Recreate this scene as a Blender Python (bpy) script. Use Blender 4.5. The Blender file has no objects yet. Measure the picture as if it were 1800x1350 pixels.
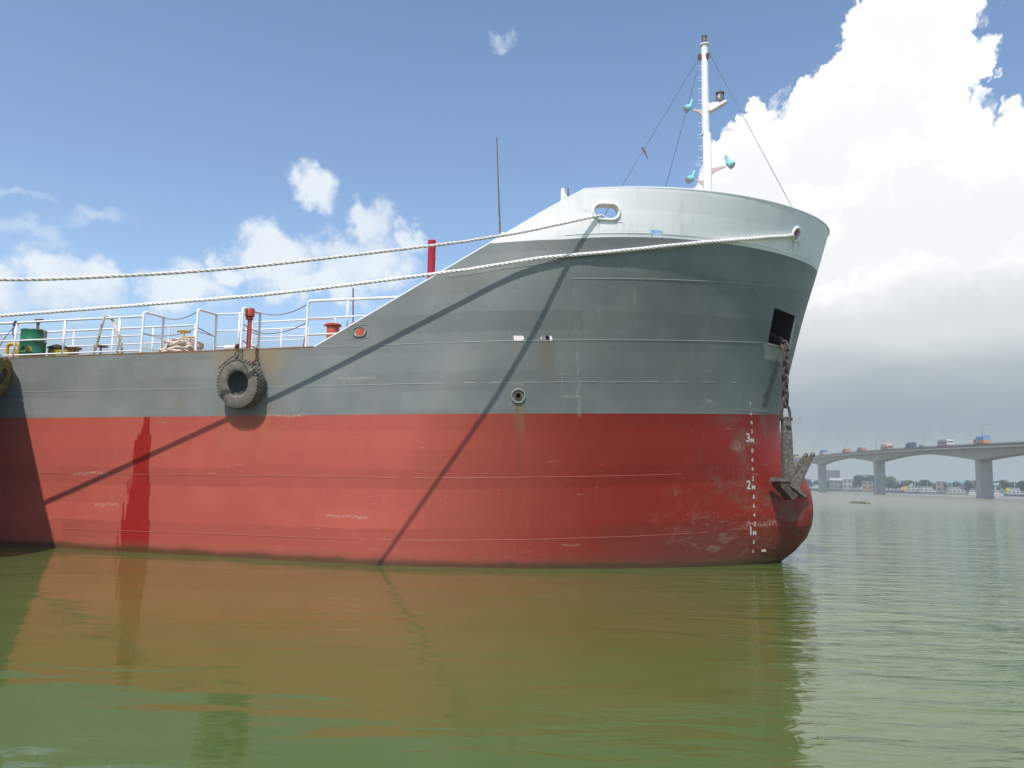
import bpy, bmesh, math, random
from mathutils import Vector, Matrix, noise
from math import sin, cos, pi, radians, sqrt, exp

# ------------------------------------------------------------------ camera
scene = bpy.context.scene
COL = scene.collection
cam_d = bpy.data.cameras.new('camera')
cam = bpy.data.objects.new('camera', cam_d); COL.objects.link(cam)
scene.camera = cam
cam_d.sensor_width = 36.0; cam_d.lens = 28.0
cam_d.clip_start = 0.1; cam_d.clip_end = 20000
_P = math.atan(172/1400.); _R = math.atan(0.023)
_f = Vector((0, cos(_P), sin(_P))); _r0 = Vector((1, 0, 0)); _u0 = _r0.cross(_f)
_r = _r0*cos(_R)+_u0*sin(_R); _u = -_r0*sin(_R)+_u0*cos(_R)
cam.matrix_world = Matrix(((_r.x, _u.x, -_f.x, 0), (_r.y, _u.y, -_f.y, 0), (_r.z, _u.z, -_f.z, 1.7), (0, 0, 0, 1)))

# ------------------------------------------------------------------ ship frame (x forward, y to port, z up)
HEAD = radians(15.68); TRIM = radians(0.5)
SHIP = Matrix.Translation((0, 15.36, 0)) @ Matrix.Rotation(-HEAD, 4, 'Z') @ Matrix.Rotation(-TRIM, 4, 'Y')

# ------------------------------------------------------------------ light
LDIR = Vector((sin(HEAD)+.08*cos(HEAD), cos(HEAD)-.08*sin(HEAD), -1.6)).normalized()          # travelling direction of the sunlight
SUN_EL = math.asin(-LDIR.z)
sun_d = bpy.data.lights.new('sun', 'SUN'); sun_d.energy = 3.6; sun_d.angle = radians(0.5); sun_d.color = (1.0, 0.955, 0.89)
sun = bpy.data.objects.new('sun', sun_d); COL.objects.link(sun)
sun.rotation_euler = LDIR.to_track_quat('-Z', 'Y').to_euler(); sun.location = (0, -20, 60)
scene.view_settings.view_transform = 'Standard'; scene.view_settings.look = 'None'
scene.view_settings.exposure = 0.28; scene.view_settings.gamma = 1.0
scene.view_settings.use_curve_mapping = False
scene.cycles.volume_bounces = 0
scene.cycles.max_bounces = 5; scene.cycles.diffuse_bounces = 3; scene.cycles.glossy_bounces = 3

# ------------------------------------------------------------------ node helper
class NT:
    def __init__(s, tree):
        s.t = tree; s.n = tree.nodes; s.l = tree.links
    def new(s, kind, **kw):
        nd = s.n.new(kind)
        for k, v in kw.items(): setattr(nd, k, v)
        return nd
    def put(s, sock, v):
        if v is None: return
        if isinstance(v, bpy.types.NodeSocket): s.l.new(v, sock)
        else:
            if sock.type == 'RGBA' and not isinstance(v, (int, float)) and len(v) == 3: v = (*v, 1)
            sock.default_value = v
    def m(s, op, a, b=None, c=None, clamp=False):
        nd = s.new('ShaderNodeMath', operation=op, use_clamp=clamp)
        for i, v in enumerate((a, b, c)): s.put(nd.inputs[i], v)
        return nd.outputs[0]
    def v(s, op, a, b=None):
        nd = s.new('ShaderNodeVectorMath', operation=op)
        s.put(nd.inputs[0], a); s.put(nd.inputs[1], b)
        return nd.outputs['Value'] if op in ('LENGTH', 'DOT_PRODUCT') else nd.outputs[0]
    def add(s, a, b): return s.m('ADD', a, b)
    def sub(s, a, b): return s.m('SUBTRACT', a, b)
    def mul(s, a, b): return s.m('MULTIPLY', a, b)
    def step(s, x, lo, hi, a=0.0, b=1.0):          # smooth ramp
        nd = s.new('ShaderNodeMapRange', interpolation_type='SMOOTHSTEP')
        for i, v in enumerate((x, lo, hi, a, b)): s.put(nd.inputs[i], v)
        return nd.outputs[0]
    def xyz(s, vec):
        nd = s.new('ShaderNodeSeparateXYZ'); s.put(nd.inputs[0], vec); return nd.outputs[0], nd.outputs[1], nd.outputs[2]
    def comb(s, x, y, z=0.0):
        nd = s.new('ShaderNodeCombineXYZ')
        for i, v in enumerate((x, y, z)): s.put(nd.inputs[i], v)
        return nd.outputs[0]
    def noise(s, vec, scale, detail=3.0, rough=0.5, dist=0.0, color=False, dim='3D'):
        nd = s.new('ShaderNodeTexNoise', noise_dimensions=dim)
        s.put(nd.inputs['Vector'], vec); s.put(nd.inputs['Scale'], scale); nd.inputs['Detail'].default_value = detail
        nd.inputs['Roughness'].default_value = rough; nd.inputs['Distortion'].default_value = dist
        return nd.outputs['Color' if color else 0]
    def mix(s, f, a, b, mode='MIX'):
        nd = s.new('ShaderNodeMix', data_type='RGBA', blend_type=mode)
        s.put(nd.inputs[0], f); s.put(nd.inputs[6], a); s.put(nd.inputs[7], b)
        return nd.outputs[2]

# ------------------------------------------------------------------ world: clear sky with cumulus
def make_world():
    w = bpy.data.worlds.new('World'); scene.world = w; w.use_nodes = True
    w.cycles.sampling_method = 'MANUAL'; w.cycles.sample_map_resolution = 512
    N = NT(w.node_tree); N.n.clear()
    out = N.new('ShaderNodeOutputWorld'); bg = N.new('ShaderNodeBackground')
    sky = N.new('ShaderNodeTexSky', sky_type='NISHITA')
    sky.sun_disc = False; sky.sun_elevation = SUN_EL
    sky.sun_rotation = math.atan2(-LDIR.x, -LDIR.y)
    sky.altitude = 0; sky.air_density = 1.0; sky.dust_density = .8; sky.ozone_density = 2.2
    d = N.new('ShaderNodeTexCoord').outputs['Generated']
    x, y, z = N.xyz(d)
    az = N.m('ARCTAN2', x, y); el = N.m('ARCSINE', z)
    v = N.comb(az, el)
    # crinkled edges
    w1 = N.v('SUBTRACT', N.noise(v, 14, 4, .6, color=True, dim='2D'), (.5, .5, .5))
    w2 = N.v('SUBTRACT', N.noise(v, 60, 3, .6, color=True, dim='2D'), (.5, .5, .5))
    vw = N.v('ADD', v, N.v('ADD', N.v('MULTIPLY', w1, (.075, .075, 0)), N.v('MULTIPLY', w2, (.009, .009, 0))))
    def blob(vec, cx, cy, rx, ry):
        q = N.v('MULTIPLY', N.v('SUBTRACT', vec, (cx, cy, 0)), (1/rx, 1/ry, 0))
        return N.sub(1.0, N.v('LENGTH', q))
    def field(vec, bl):
        f = None
        for b in bl:
            g = blob(vec, *b); f = g if f is None else N.m('MAXIMUM', f, g)
        return f
    vor = N.new('ShaderNodeTexVoronoi', feature='F1', voronoi_dimensions='2D')
    N.put(vor.inputs['Vector'], vw); vor.inputs['Scale'].default_value = 26
    vor.inputs['Detail'].default_value = 2.5; vor.inputs['Roughness'].default_value = .55
    puff = N.sub(.42, vor.outputs['Distance'])
    big = field(vw, [(.485, .50, .095, .10), (.45, .42, .125, .11), (.38, .385, .115, .10), (.30, .36, .085, .085), (.25, .335, .06, .06),
                     (.50, .30, .30, .12), (.68, .32, .16, .10), (.62, .16, .46, .14), (.86, .28, .2, .13), (.36, .27, .20, .09)])
    fb = N.add(big, N.mul(puff, .30))
    mbig = N.step(fb, -.03, .09)
    # soft small clouds low to the left, wisps higher up
    small = field(vw, [(-.258, .344, .036, .026), (-.302, .262, .062, .040), (-.19, .268, .085, .050), (-.185, .312, .035, .028), (-.245, .235, .09, .028),
                       (-.14, .30, .025, .02), (-.40, .212, .065, .036), (-.36, .24, .035, .018), (-.515, .205, .075, .036), (-.60, .185, .06, .030), (-.70, .23, .08, .045),
                       (-.05, .22, .09, .05), (.08, .20, .10, .05), (.17, .25, .06, .04), (-.85, .2, .1, .05), (-1.05, .26, .13, .07)])
    fs = N.add(small, N.mul(N.sub(N.noise(v, 30, 5, .62, dim='2D'), .5), 1.1))
    msmall = N.mul(N.step(fs, -.10, .62), .88)
    wisp = field(vw, [(-.033, .532, .022, .014), (-.557, .253, .06, .02), (-.50, .28, .05, .012), (-.6, .30, .06, .012)])
    mw = N.mul(N.step(N.add(wisp, N.mul(N.sub(N.noise(v, 40, 3, .6, dim='2D'), .5), 1.2)), .0, .9), .5)
    # scattered fair-weather cumulus over the rest of the sky
    pv = N.v('MULTIPLY', d, (1.0, 1.0, 2.0))
    rest = N.step(N.add(N.noise(pv, 2.3, 5, .58), 0.0), .52, .64)
    away = N.m('MAXIMUM', N.step(N.m('ABSOLUTE', az), .78, 1.0), N.step(el, .68, .85))
    mrest = N.mul(rest, N.mul(away, N.step(el, .02, .2)))
    # cloud brightness: lit tops, grey undersides
    sh = N.noise(vw, 9, 4, .55, dim='2D')
    sh2 = N.noise(N.v('MULTIPLY', vw, (1, 2.2, 1)), 6, 4, .55, dim='2D')
    base = N.step(N.add(el, N.add(N.mul(N.sub(sh2, .5), .22), N.mul(N.m('ABSOLUTE', N.sub(az, .75)), .04))), .345, .17)
    core = N.mul(N.step(N.add(fb, N.mul(N.sub(sh, .5), 1.0)), .12, .60), .52)
    g = N.m('MAXIMUM', N.mul(base, .92), N.mul(core, N.step(el, .25, .5, 1.0, .8)))
    cbig = N.mix(g, (6.6, 6.6, 6.5), (3.85, 4.1, 4.2))
    csm = N.mix(N.step(N.add(sh, N.mul(fs, .3)), .35, .7), (3.8, 4.4, 5.1), (5.0, 5.3, 5.55))
    crest = N.mix(N.step(sh, .35, .7), (3.8, 4.2, 4.4), (6.2, 6.2, 6.1))
    col = N.mix(mw, sky.outputs[0], (4.0, 4.6, 5.3))
    col = N.mix(mrest, col, crest)
    col = N.mix(msmall, col, csm)
    col = N.mix(mbig, col, cbig)
    # distant haze and rain cloud low down, all round the horizon
    nb = N.noise(N.comb(N.mul(az, 1.0), N.mul(el, 3.5)), 5, 3, .5, dim='2D')
    low = N.step(N.add(el, N.mul(N.sub(nb, .5), .06)), .195, .08)
    clow = N.mix(N.step(N.add(el, N.mul(N.sub(nb, .5), .03)), .015, .10), (2.08, 2.38, 2.46), (1.62, 1.96, 2.22))
    col = N.mix(N.mul(low, .92), col, clow)
    N.put(bg.inputs[0], col); bg.inputs[1].default_value = 0.15
    N.l.new(bg.outputs[0], out.inputs[0])
make_world()

# ------------------------------------------------------------------ generic object helpers
def tag(o, label=None, cat=None, group=None, kind=None):
    if label: o['label'] = label
    if cat: o['category'] = cat
    if group: o['group'] = group
    if kind: o['kind'] = kind
    return o

def thing(name, label, cat, loc=(0, 0, 0), rz=0.0, group=None, frame=None):
    o = bpy.data.objects.new(name, None); COL.objects.link(o); o.empty_display_size = .2
    M = Matrix.Translation(loc) @ Matrix.Rotation(rz, 4, 'Z')
    o.matrix_world = (frame @ M) if frame is not None else M
    return tag(o, label, cat, group)

class MB:
    """collects shapes, builds one mesh object"""
    def __init__(s): s.v = []; s.f = []; s.mi = []; s.cur = 0; s.sm = []; s.smooth = False
    def add(s, vs, fs, smooth=None):
        o = len(s.v); s.v += [tuple(p) for p in vs]
        for f in fs:
            s.f.append([i+o for i in f]); s.mi.append(s.cur); s.sm.append(s.smooth if smooth is None else smooth)
        return s
    def box(s, c, size, M=None):
        x, y, z = (k/2 for k in size)
        vs = [Vector((a*x, b*y, d*z)) for d in (-1, 1) for b in (-1, 1) for a in (-1, 1)]
        if M is not None: vs = [M @ q for q in vs]
        vs = [q+Vector(c) for q in vs]
        return s.add(vs, [(0, 2, 3, 1), (4, 5, 7, 6), (0, 1, 5, 4), (2, 6, 7, 3), (0, 4, 6, 2), (1, 3, 7, 5)], False)
    def bbox(s, c, size, b=.02):           # box with chamfered vertical edges and top
        x, y, z = (k/2 for k in size)
        ring = [(x-b, -y), (x, -y+b), (x, y-b), (x-b, y), (-x+b, y), (-x, y-b), (-x, -y+b), (-x+b, -y)]
        ins = [(max(-x+b, min(x-b, p[0]*(1-b/x))), max(-y+b, min(y-b, p[1]*(1-b/y)))) for p in ring]
        vs = [(p[0]+c[0], p[1]+c[1], c[2]-z) for p in ring]+[(p[0]+c[0], p[1]+c[1], c[2]+z-b) for p in ring]+[(p[0]+c[0], p[1]+c[1], c[2]+z) for p in ins]
        fs = [(i, (i+1) % 8, 8+(i+1) % 8, 8+i) for i in range(8)]+[(8+i, 8+(i+1) % 8, 16+(i+1) % 8, 16+i) for i in range(8)]
        fs += [tuple(range(16, 24)), tuple(range(7, -1, -1))]
        return s.add(vs, fs, False)
    def tube(s, pts, r, n=8, closed=False, cap=True, r2=None, smooth=True):
        pts = [Vector(p) for p in pts]; m = len(pts)
        if m < 2: return s
        vs = []; up = None
        for i, p in enumerate(pts):
            if closed: d = pts[(i+1) % m]-pts[i-1]
            else: d = pts[min(i+1, m-1)]-pts[max(i-1, 0)]
            d = d.normalized() if d.length > 1e-9 else Vector((0, 0, 1))
            if up is None:
                up = d.orthogonal().normalized()
            up = (up-d*up.dot(d))
            up = up.normalized() if up.length > 1e-6 else d.orthogonal().normalized()
            w = d.cross(up)
            rr = r if r2 is None else r+(r2-r)*i/(m-1)
            if isinstance(r, (list, tuple)): rr = r[i]
            vs += [p+(up*cos(2*pi*k/n)+w*sin(2*pi*k/n))*rr for k in range(n)]
        fs = []
        for i in range(m if closed else m-1):
            a = i*n; b = ((i+1) % m)*n
            fs += [(a+k, a+(k+1) % n, b+(k+1) % n, b+k) for k in range(n)]
        s.add(vs, fs, smooth)
        if cap and not closed:
            o = len(s.v)-m*n
            s.f.append([o+k for k in range(n-1, -1, -1)]); s.mi.append(s.cur); s.sm.append(False)
            s.f.append([o+(m-1)*n+k for k in range(n)]); s.mi.append(s.cur); s.sm.append(False)
        return s
    def lathe(s, prof, c=(0, 0, 0), M=None, n=20, closed=False, smooth=True):
        """prof: (radius, height) list about local z"""
        vs = []
        for k in range(n):
            a = 2*pi*k/n
            for r, h in prof:
                p = Vector((r*cos(a), r*sin(a), h))
                if M is not None: p = M @ p
                vs.append(p+Vector(c))
        m = len(prof); fs = []
        for k in range(n):
            a = k*m; b = ((k+1) % n)*m
            for i in range(m if closed else m-1):
                fs.append((a+i, b+i, b+(i+1) % m, a+(i+1) % m))
        return s.add(vs, fs, smooth)
    def prism(s, poly, d0, d1, ax=(Vector((1, 0, 0)), Vector((0, 0, 1)), Vector((0, 1, 0))), o=(0, 0, 0)):
        """2-D polygon (a,b) extruded along the third axis from d0 to d1"""
        A, B, Cc = (Vector(q) for q in ax); o = Vector(o); m = len(poly)
        vs = [o+A*p[0]+B*p[1]+Cc*d0 for p in poly]+[o+A*p[0]+B*p[1]+Cc*d1 for p in poly]
        fs = [tuple(range(m-1, -1, -1)), tuple(range(m, 2*m))]+[(i, (i+1) % m, m+(i+1) % m, m+i) for i in range(m)]
        return s.add(vs, fs, False)
    def build(s, name, mats, parent=None, frame=None):
        me = bpy.data.meshes.new(name)
        me.from_pydata(s.v, [], s.f)
        mats = mats if isinstance(mats, (list, tuple)) else [mats]
        for m in mats: me.materials.append(m)
        me.polygons.foreach_set('material_index', [min(i, len(mats)-1) for i in s.mi])
        me.polygons.foreach_set('use_smooth', s.sm)
        bm = bmesh.new(); bm.from_mesh(me); bmesh.ops.recalc_face_normals(bm, faces=bm.faces)
        for e in bm.edges:
            if len(e.link_faces) == 2 and e.calc_face_angle(0) > .62: e.smooth = False
        bm.to_mesh(me); bm.free()
        me.update()
        o = bpy.data.objects.new(name, me); COL.objects.link(o)
        if parent is not None: o.parent = parent
        elif frame is not None: o.matrix_world = frame
        return o

def mesh_part(name, me, parent=None):
    o = bpy.data.objects.new(name, me); COL.objects.link(o)
    if parent is not None: o.parent = parent
    return o

def copy_tree(o, parent=None):
    c = o.copy(); COL.objects.link(c)
    if parent is not None:
        c.parent = parent
    for ch in o.children: copy_tree(ch, c)
    return c

# ------------------------------------------------------------------ materials
def mat(name, col, rough=.5, metal=0.0, var=.12, scale=6.0, bump=0.0, spec=.5, col2=None, f2=(.55, .7), s2=3.0):
    m = bpy.data.materials.new(name); m.use_nodes = True
    N = NT(m.node_tree); b = N.n['Principled BSDF']
    co = N.new('ShaderNodeTexCoord').outputs['Object']
    n1 = N.noise(co, scale, 5, .6)
    f = N.add(1-var, N.mul(n1, 2*var))
    c = N.mix(1.0, col, N.comb(f, f, f), 'MULTIPLY')
    if col2 is not None:
        c = N.mix(N.step(N.noise(co, s2, 6, .65), f2[0], f2[1]), c, col2)
    N.put(b.inputs['Base Color'], c)
    N.put(b.inputs['Roughness'], N.add(rough-.06, N.mul(n1, .12)))
    b.inputs['Metallic'].default_value = metal; b.inputs['Specular IOR Level'].default_value = spec
    if bump:
        bp = N.new('ShaderNodeBump'); bp.inputs['Strength'].default_value = bump; bp.inputs['Distance'].default_value = .02
        N.put(bp.inputs['Height'], N.noise(co, scale*4, 4, .6)); N.l.new(bp.outputs[0], b.inputs['Normal'])
    return m

RUSTC = (.16, .065, .03)
M_white = mat('white_paint', (.84, .85, .84), .42, var=.05, scale=2.0)
M_rail = mat('rail_paint', (.86, .86, .85), .4, var=.04, col2=(.45, .32, .22), f2=(.80, .86), s2=9)
M_grey = mat('grey_paint', (.16, .185, .18), .45)
M_red = mat('red_paint', (.42, .05, .03), .45, var=.15, col2=(.22, .06, .035), f2=(.62, .75))
M_crimson = mat('crimson_paint', (.55, .03, .05), .4, var=.08)
M_orange = mat('orange_primer', (.50, .10, .045), .5, var=.12, col2=(.3, .07, .03), f2=(.6, .75))
M_rust = mat('rusty_iron', (.12, .055, .03), .8, var=.4, scale=20, bump=.4, col2=(.20, .09, .04))
M_dark = mat('dark_iron', (.05, .044, .038), .65, var=.4, scale=20, bump=.35, col2=(.13, .095, .062), f2=(.48, .64), s2=14)
M_galv = mat('weathered_steel', (.15, .14, .12), .75, var=.4, scale=14, bump=.6, col2=(.28, .26, .21), f2=(.48, .66), s2=14)
M_anchor = mat('muddy_iron', (.105, .095, .08), .8, var=.4, scale=16, bump=.7, col2=(.24, .215, .17), f2=(.50, .64), s2=18)
M_black = mat('pocket_black', (.012, .012, .014), .7, var=.3)
M_teal = mat('teal_paint', (.22, .62, .58), .4, var=.1)
M_glass = mat('lamp_glass', (.55, .58, .58), .08, var=.05, spec=.8)
M_lamp = mat('lantern_metal', (.17, .15, .135), .5, metal=.3)
M_rubber = mat('tyre_rubber', (.15, .138, .112), .85, var=.4, scale=9, bump=.4, col2=(.25, .225, .175), f2=(.46, .72), s2=5)
M_rubin = mat('tyre_lining', (.05, .05, .06), .7, var=.2)
M_rope = mat('mooring_rope', (.76, .70, .64), .85, var=.18, scale=22, bump=.3)
M_ropew = mat('white_mooring_rope', (.86, .83, .80), .85, var=.12, scale=22, bump=.3)
M_ropeb = mat('brown_rope', (.44, .32, .23), .9, var=.3, scale=25, bump=.3, col2=(.78, .72, .62), f2=(.42, .56), s2=8)
M_wire = mat('stay_wire', (.12, .12, .12), .5, metal=.5)
M_green = mat('drum_green', (.02, .17, .085), .4, var=.15, col2=(.04, .09, .05), f2=(.62, .74))
M_yellow = mat('yellow_paint', (.62, .40, .02), .45, var=.15, col2=(.30, .16, .03), f2=(.62, .75))
M_mustard = mat('mustard_paint', (.38, .32, .04), .6, var=.2)
M_bluerope = mat('blue_cord', (.06, .10, .30), .8, var=.2)
M_concrete = mat('bridge_concrete', (.50, .48, .42), .85, var=.16, scale=.35, col2=(.40, .38, .33), f2=(.5, .72), s2=.12)
M_darkconc = mat('parapet_concrete', (.14, .14, .14), .85, var=.2, scale=.4)
M_fender2 = mat('yellow_tyre', (.22, .15, .025), .8, var=.45, scale=7, bump=.4, col2=(.07, .06, .04), f2=(.5, .66), s2=5)

# ------------------------------------------------------------------ hull form of the tanker (starboard bow), in ship coordinates
HB = 5.2
def interp(x, xs, ys):
    if x <= xs[0]: return ys[0]
    for i in range(len(xs)-1):
        if x <= xs[i+1]: return ys[i]+(ys[i+1]-ys[i])*(x-xs[i])/(xs[i+1]-xs[i])
    return ys[-1]
def spl(x, xs, ys):                                   # smooth (Catmull-Rom style Hermite) interpolation
    if x <= xs[0]: return ys[0]
    if x >= xs[-1]: return ys[-1]
    i = max(k for k in range(len(xs)-1) if xs[k] <= x)
    h = xs[i+1]-xs[i]; u = (x-xs[i])/h
    def tan(k):
        a = max(k-1, 0); b = min(k+1, len(xs)-1); return (ys[b]-ys[a])/(xs[b]-xs[a])
    m0, m1 = tan(i)*h, tan(i+1)*h
    return (2*u**3-3*u*u+1)*ys[i]+(u**3-2*u*u+u)*m0+(-2*u**3+3*u*u)*ys[i+1]+(u**3-u*u)*m1
ZL = [-0.4, 0, 1.5, 3.0, 4.5, 6.5, 7.6]
H_S0 = [-3, -3, -2.5, -1.8, -1.0, 0.3, 0.5]
H_P = [1.5, 1.5, 1.55, 1.6, 1.75, 1.95, 2.0]
H_Q = [1.5, 1.5, 1.45, 1.4, 1.3, 1.22, 1.34]
H_SB = ([-.4, 0, 1.5, 2.94, 3.4, 4.47, 5.7, 6.78, 7.75, 8.2], [4.93, 5.06, 5.15, 5.21, 5.25, 5.5, 5.83, 6.17, 6.46, 6.58])
H_SD = ([-.4, -.02, .1, .29, .56, .85, 1.16, 1.43, 1.85, 2.11, 2.32, 2.63, 2.94], [4.7, 5.22, 5.36, 5.57, 5.78, 5.886, 5.92, 5.9, 5.79, 5.6, 5.46, 5.31, 5.21])
import functools
@functools.lru_cache(maxsize=4096)
def hpars(z):
    b = spl(z, *H_SB); d = spl(z, *H_SD) if z < 2.94 else b
    return spl(z, ZL, H_S0), b, spl(z, ZL, H_P), spl(z, ZL, H_Q), max(d-b, 0)
def nose(y, q, z):                                     # rounded stem instead of a knife edge
    e = interp(z, [0, 3, 5, 7.6], [.05, .08, .14, .20])
    return max(1-((y*y+e*e)**(q/2)-e**q)/((1+e*e)**(q/2)-e**q), 0)
def hull_th(th, z):
    s0, s1, p, q, b = hpars(z)
    y = max(cos(th), 0)**(2/q); w = nose(y, q, z)**(1/p)
    t = HB*(1-y)
    return s0+(s1-s0)*w+b*exp(-((HB-t)/1.0)**2), t
def hull_s(t, z):
    s0, s1, p, q, b = hpars(z)
    y = max((HB-t)/HB, 0); w = nose(y, q, z)**(1/p)
    return s0+(s1-s0)*w+b*exp(-((HB-t)/1.0)**2)
def hull_t(s, z):                                      # starboard offset for a given s
    lo, hi = 0.0, HB
    if s <= hull_s(0, z): return 0.0
    for _ in range(40):
        m_ = (lo+hi)/2
        if hull_s(m_, z) < s: lo = m_
        else: hi = m_
    return lo
def hull_pt(s, z, off=0.0):
    t = hull_t(s, z); p = Vector((s, t, z))
    return p+hull_n(s, z)*off if off else p
def hull_n(s, z):
    e = .02
    a = Vector((s+e, hull_t(s+e, z), z))-Vector((s-e, hull_t(s-e, z), z))
    b = Vector((s, hull_t(s, z+e), z+e))-Vector((s, hull_t(s, z-e), z-e))
    n = a.cross(b).normalized()
    return n if n.y < 0 else -n

SLOPE0, SLOPE1 = (-4.3, 4.45), (1.43, 7.43)
def seam_z(k, s, t):
    return {'S4': .52+.06*t, 'S3': 1.75+.07*t, 'RED': 3.02+.07*t, 'S2': 3.63+.095*t, 'K': 4.45+.115*t-.004*t*t*t*.0,
            'S5': 5.65+.125*t, 'SB': 6.455+.063*max(s, 1.0), 'TOP': 7.43+.0635*max(s-1.43, 0)}[k]

def build_hull(ship):
    order = ['BOT', 'S4', 'S3', 'RED', 'S2', 'K', 'S5', 'SB', 'TOP']
    ndiv = [4, 5, 5, 3, 4, 5, 4, 4]
    strake = [0, 1, 2, 2, 3, 4, 5, 6]
    rows = []                                          # (key lo, key hi, fraction)
    for i, nd in enumerate(ndiv):
        for j in range(nd): rows.append((order[i], order[i+1], j/nd, strake[i]))
    rows.append(('TOP', 'TOP', 0, 6))
    def rz(row, s, t):
        a = -.4 if row[0] == 'BOT' else seam_z(row[0], s, t)
        b = seam_z(row[1], s, t)
        return a+(b-a)*row[2]
    AFT = [-32, -26, -20, -16, -13, -11, -9.5, -8, -6.5, -5.3, -4.3]
    NB, NTH = 8, 44
    cols = [('a', s) for s in AFT]+[('b', k/NB) for k in range(1, NB)]+[('c', pi/2*(k/NTH)**.95) for k in range(NTH+1)]
    def vert(col, row):
        z = rz(row, 0, 0); s = t = 0
        for _ in range(8):
            if col[0] == 'a': s, t = col[1], 0.0
            elif col[0] == 'b': s, t = -4.3+(hpars(z)[0]+4.3)*col[1], 0.0
            else: s, t = hull_th(col[1], z)
            z = rz(row, s, t)
        return s, t, z
    nr = len(rows); nc = len(cols); kK = next(i for i, r in enumerate(rows) if r[0] == 'K')
    aft_n = len(AFT)
    bm = bmesh.new(); V = {}
    for side in (0, 1):
        for ci in range(nc):
            for ri in range(nr):
                if ci < aft_n-1 and ri > kK: continue
                if side == 1 and ci == nc-1: V[(1, ci, ri)] = V[(0, ci, ri)]; continue
                s, t, z = vert(cols[ci], rows[ri])
                V[(side, ci, ri)] = bm.verts.new((s, t if side == 0 else 2*HB-t, z))
    NS = 7
    for side in (0, 1):
        for ci in range(nc-1):
            for ri in range(nr-1):
                if ci < aft_n-1 and ri >= kK: continue
                q = [V[(side, ci, ri)], V[(side, ci+1, ri)], V[(side, ci+1, ri+1)], V[(side, ci, ri+1)]]
                if side == 1: q.reverse()
                try: f = bm.faces.new(q)
                except ValueError: continue
                f.material_index = rows[ri][3]; f.smooth = True
    # transom
    tr = [V[(0, 0, r)] for r in range(kK+1)]+[V[(1, 0, r)] for r in range(kK, -1, -1)]
    f = bm.faces.new(tr); f.material_index = 2
    # sloping edge of the forecastle bulwark
    fore = [f for f in bm.faces if f.calc_center_median().x > -4.3 and f.calc_center_median().z > 4.3]
    geom = set(fore)
    for f in fore: geom.update(f.verts); geom.update(f.edges)
    n = Vector((-(SLOPE1[1]-SLOPE0[1]), 0, SLOPE1[0]-SLOPE0[0])).normalized()
    bmesh.ops.bisect_plane(bm, geom=list(geom), dist=1e-4, plane_co=(SLOPE0[0], 0, SLOPE0[1]), plane_no=n, clear_outer=True)
    bmesh.ops.remove_doubles(bm, verts=bm.verts, dist=1e-4)
    bmesh.ops.recalc_face_normals(bm, faces=bm.faces)
    cen = sum((f.calc_center_median().y < HB)*(-f.normal.y)*f.calc_area() for f in bm.faces)
    if cen < 0: bmesh.ops.reverse_faces(bm, faces=bm.faces)
    me = bpy.data.meshes.new('hull_shell'); bm.to_mesh(me); bm.free()
    for i in range(2*NS): me.materials.append(M_hull if i < NS else M_white)
    ob = bpy.data.objects.new('hull_shell', me); COL.objects.link(ob)
    so = ob.modifiers.new('so', 'SOLIDIFY'); so.thickness = .05; so.offset = -1; so.material_offset = NS; so.material_offset_rim = 0; so.use_even_offset = True
    # openings
    cut = MB()
    def capsule(s, z, w, h, n=10):
        P0 = hull_pt(s, z); nn = hull_n(s, z); B_ = Vector((0, 0, 1)); A_ = B_.cross(nn).normalized(); B_ = nn.cross(A_)
        r = h/2; e = w/2-r; poly = []
        for k in range(n+1): a = -pi/2+pi*k/n; poly.append((e+r*cos(a), r*sin(a)))
        for k in range(n+1): a = pi/2+pi*k/n; poly.append((-e+r*cos(a), r*sin(a)))
        cut.prism(poly, -.35, .35, (A_, B_, nn), P0)
    for hl in HOLES: capsule(*hl)
    pk = [Vector(q) for q in POCKET]
    c0 = sum(pk, Vector())/4; nn = (pk[1]-pk[0]).cross(pk[3]-pk[0]).normalized(); nn = nn if nn.y < 0 else -nn
    cut.add([q+nn*.3 for q in pk]+[q-nn*.4 for q in pk], [(0, 1, 2, 3), (7, 6, 5, 4), (0, 4, 5, 1), (1, 5, 6, 2), (2, 6, 7, 3), (3, 7, 4, 0)])
    co = cut.build('cutter', M_white)
    bo = ob.modifiers.new('bo', 'BOOLEAN'); bo.operation = 'DIFFERENCE'; bo.object = co; bo.solver = 'EXACT'
    bo.use_self = False
    dg = bpy.context.evaluated_depsgraph_get(); dg.update()
    ev = ob.evaluated_get(dg); res = bpy.data.meshes.new_from_object(ev)
    bpy.data.objects.remove(ob); bpy.data.objects.remove(co)
    # one object per strake of plating
    for k in range(NS):
        b2 = bmesh.new(); b2.from_mesh(res)
        dele = [f for f in b2.faces if (f.material_index % NS if f.material_index < 2*NS else 0) != k]
        bmesh.ops.delete(b2, geom=dele, context='FACES')
        for f in b2.faces:
            f.material_index = 0 if f.material_index < NS else 1
        for e in b2.edges:
            if len(e.link_faces) == 2 and e.calc_face_angle(0) > .45: e.smooth = False
        m2 = bpy.data.meshes.new('hull_strake'); b2.to_mesh(m2); b2.free()
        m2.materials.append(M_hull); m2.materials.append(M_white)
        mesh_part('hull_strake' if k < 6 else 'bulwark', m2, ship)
    return nn

HOLES = [(1.84, 6.99, .46, .25), (2.77, 6.645, .28, .10), (.085, 4.52, .26, .10), (.635, 4.53, .24, .10), (-3.26, 4.74, .25, .155), (5.57, 7.205, .26, .255), (.06, 3.395, .11, .108)]
POCKET = [(5.10, 3.45, 5.63), (5.63, 4.43, 5.60), (5.47, 4.57, 4.85), (4.94, 3.62, 4.85)]

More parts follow.
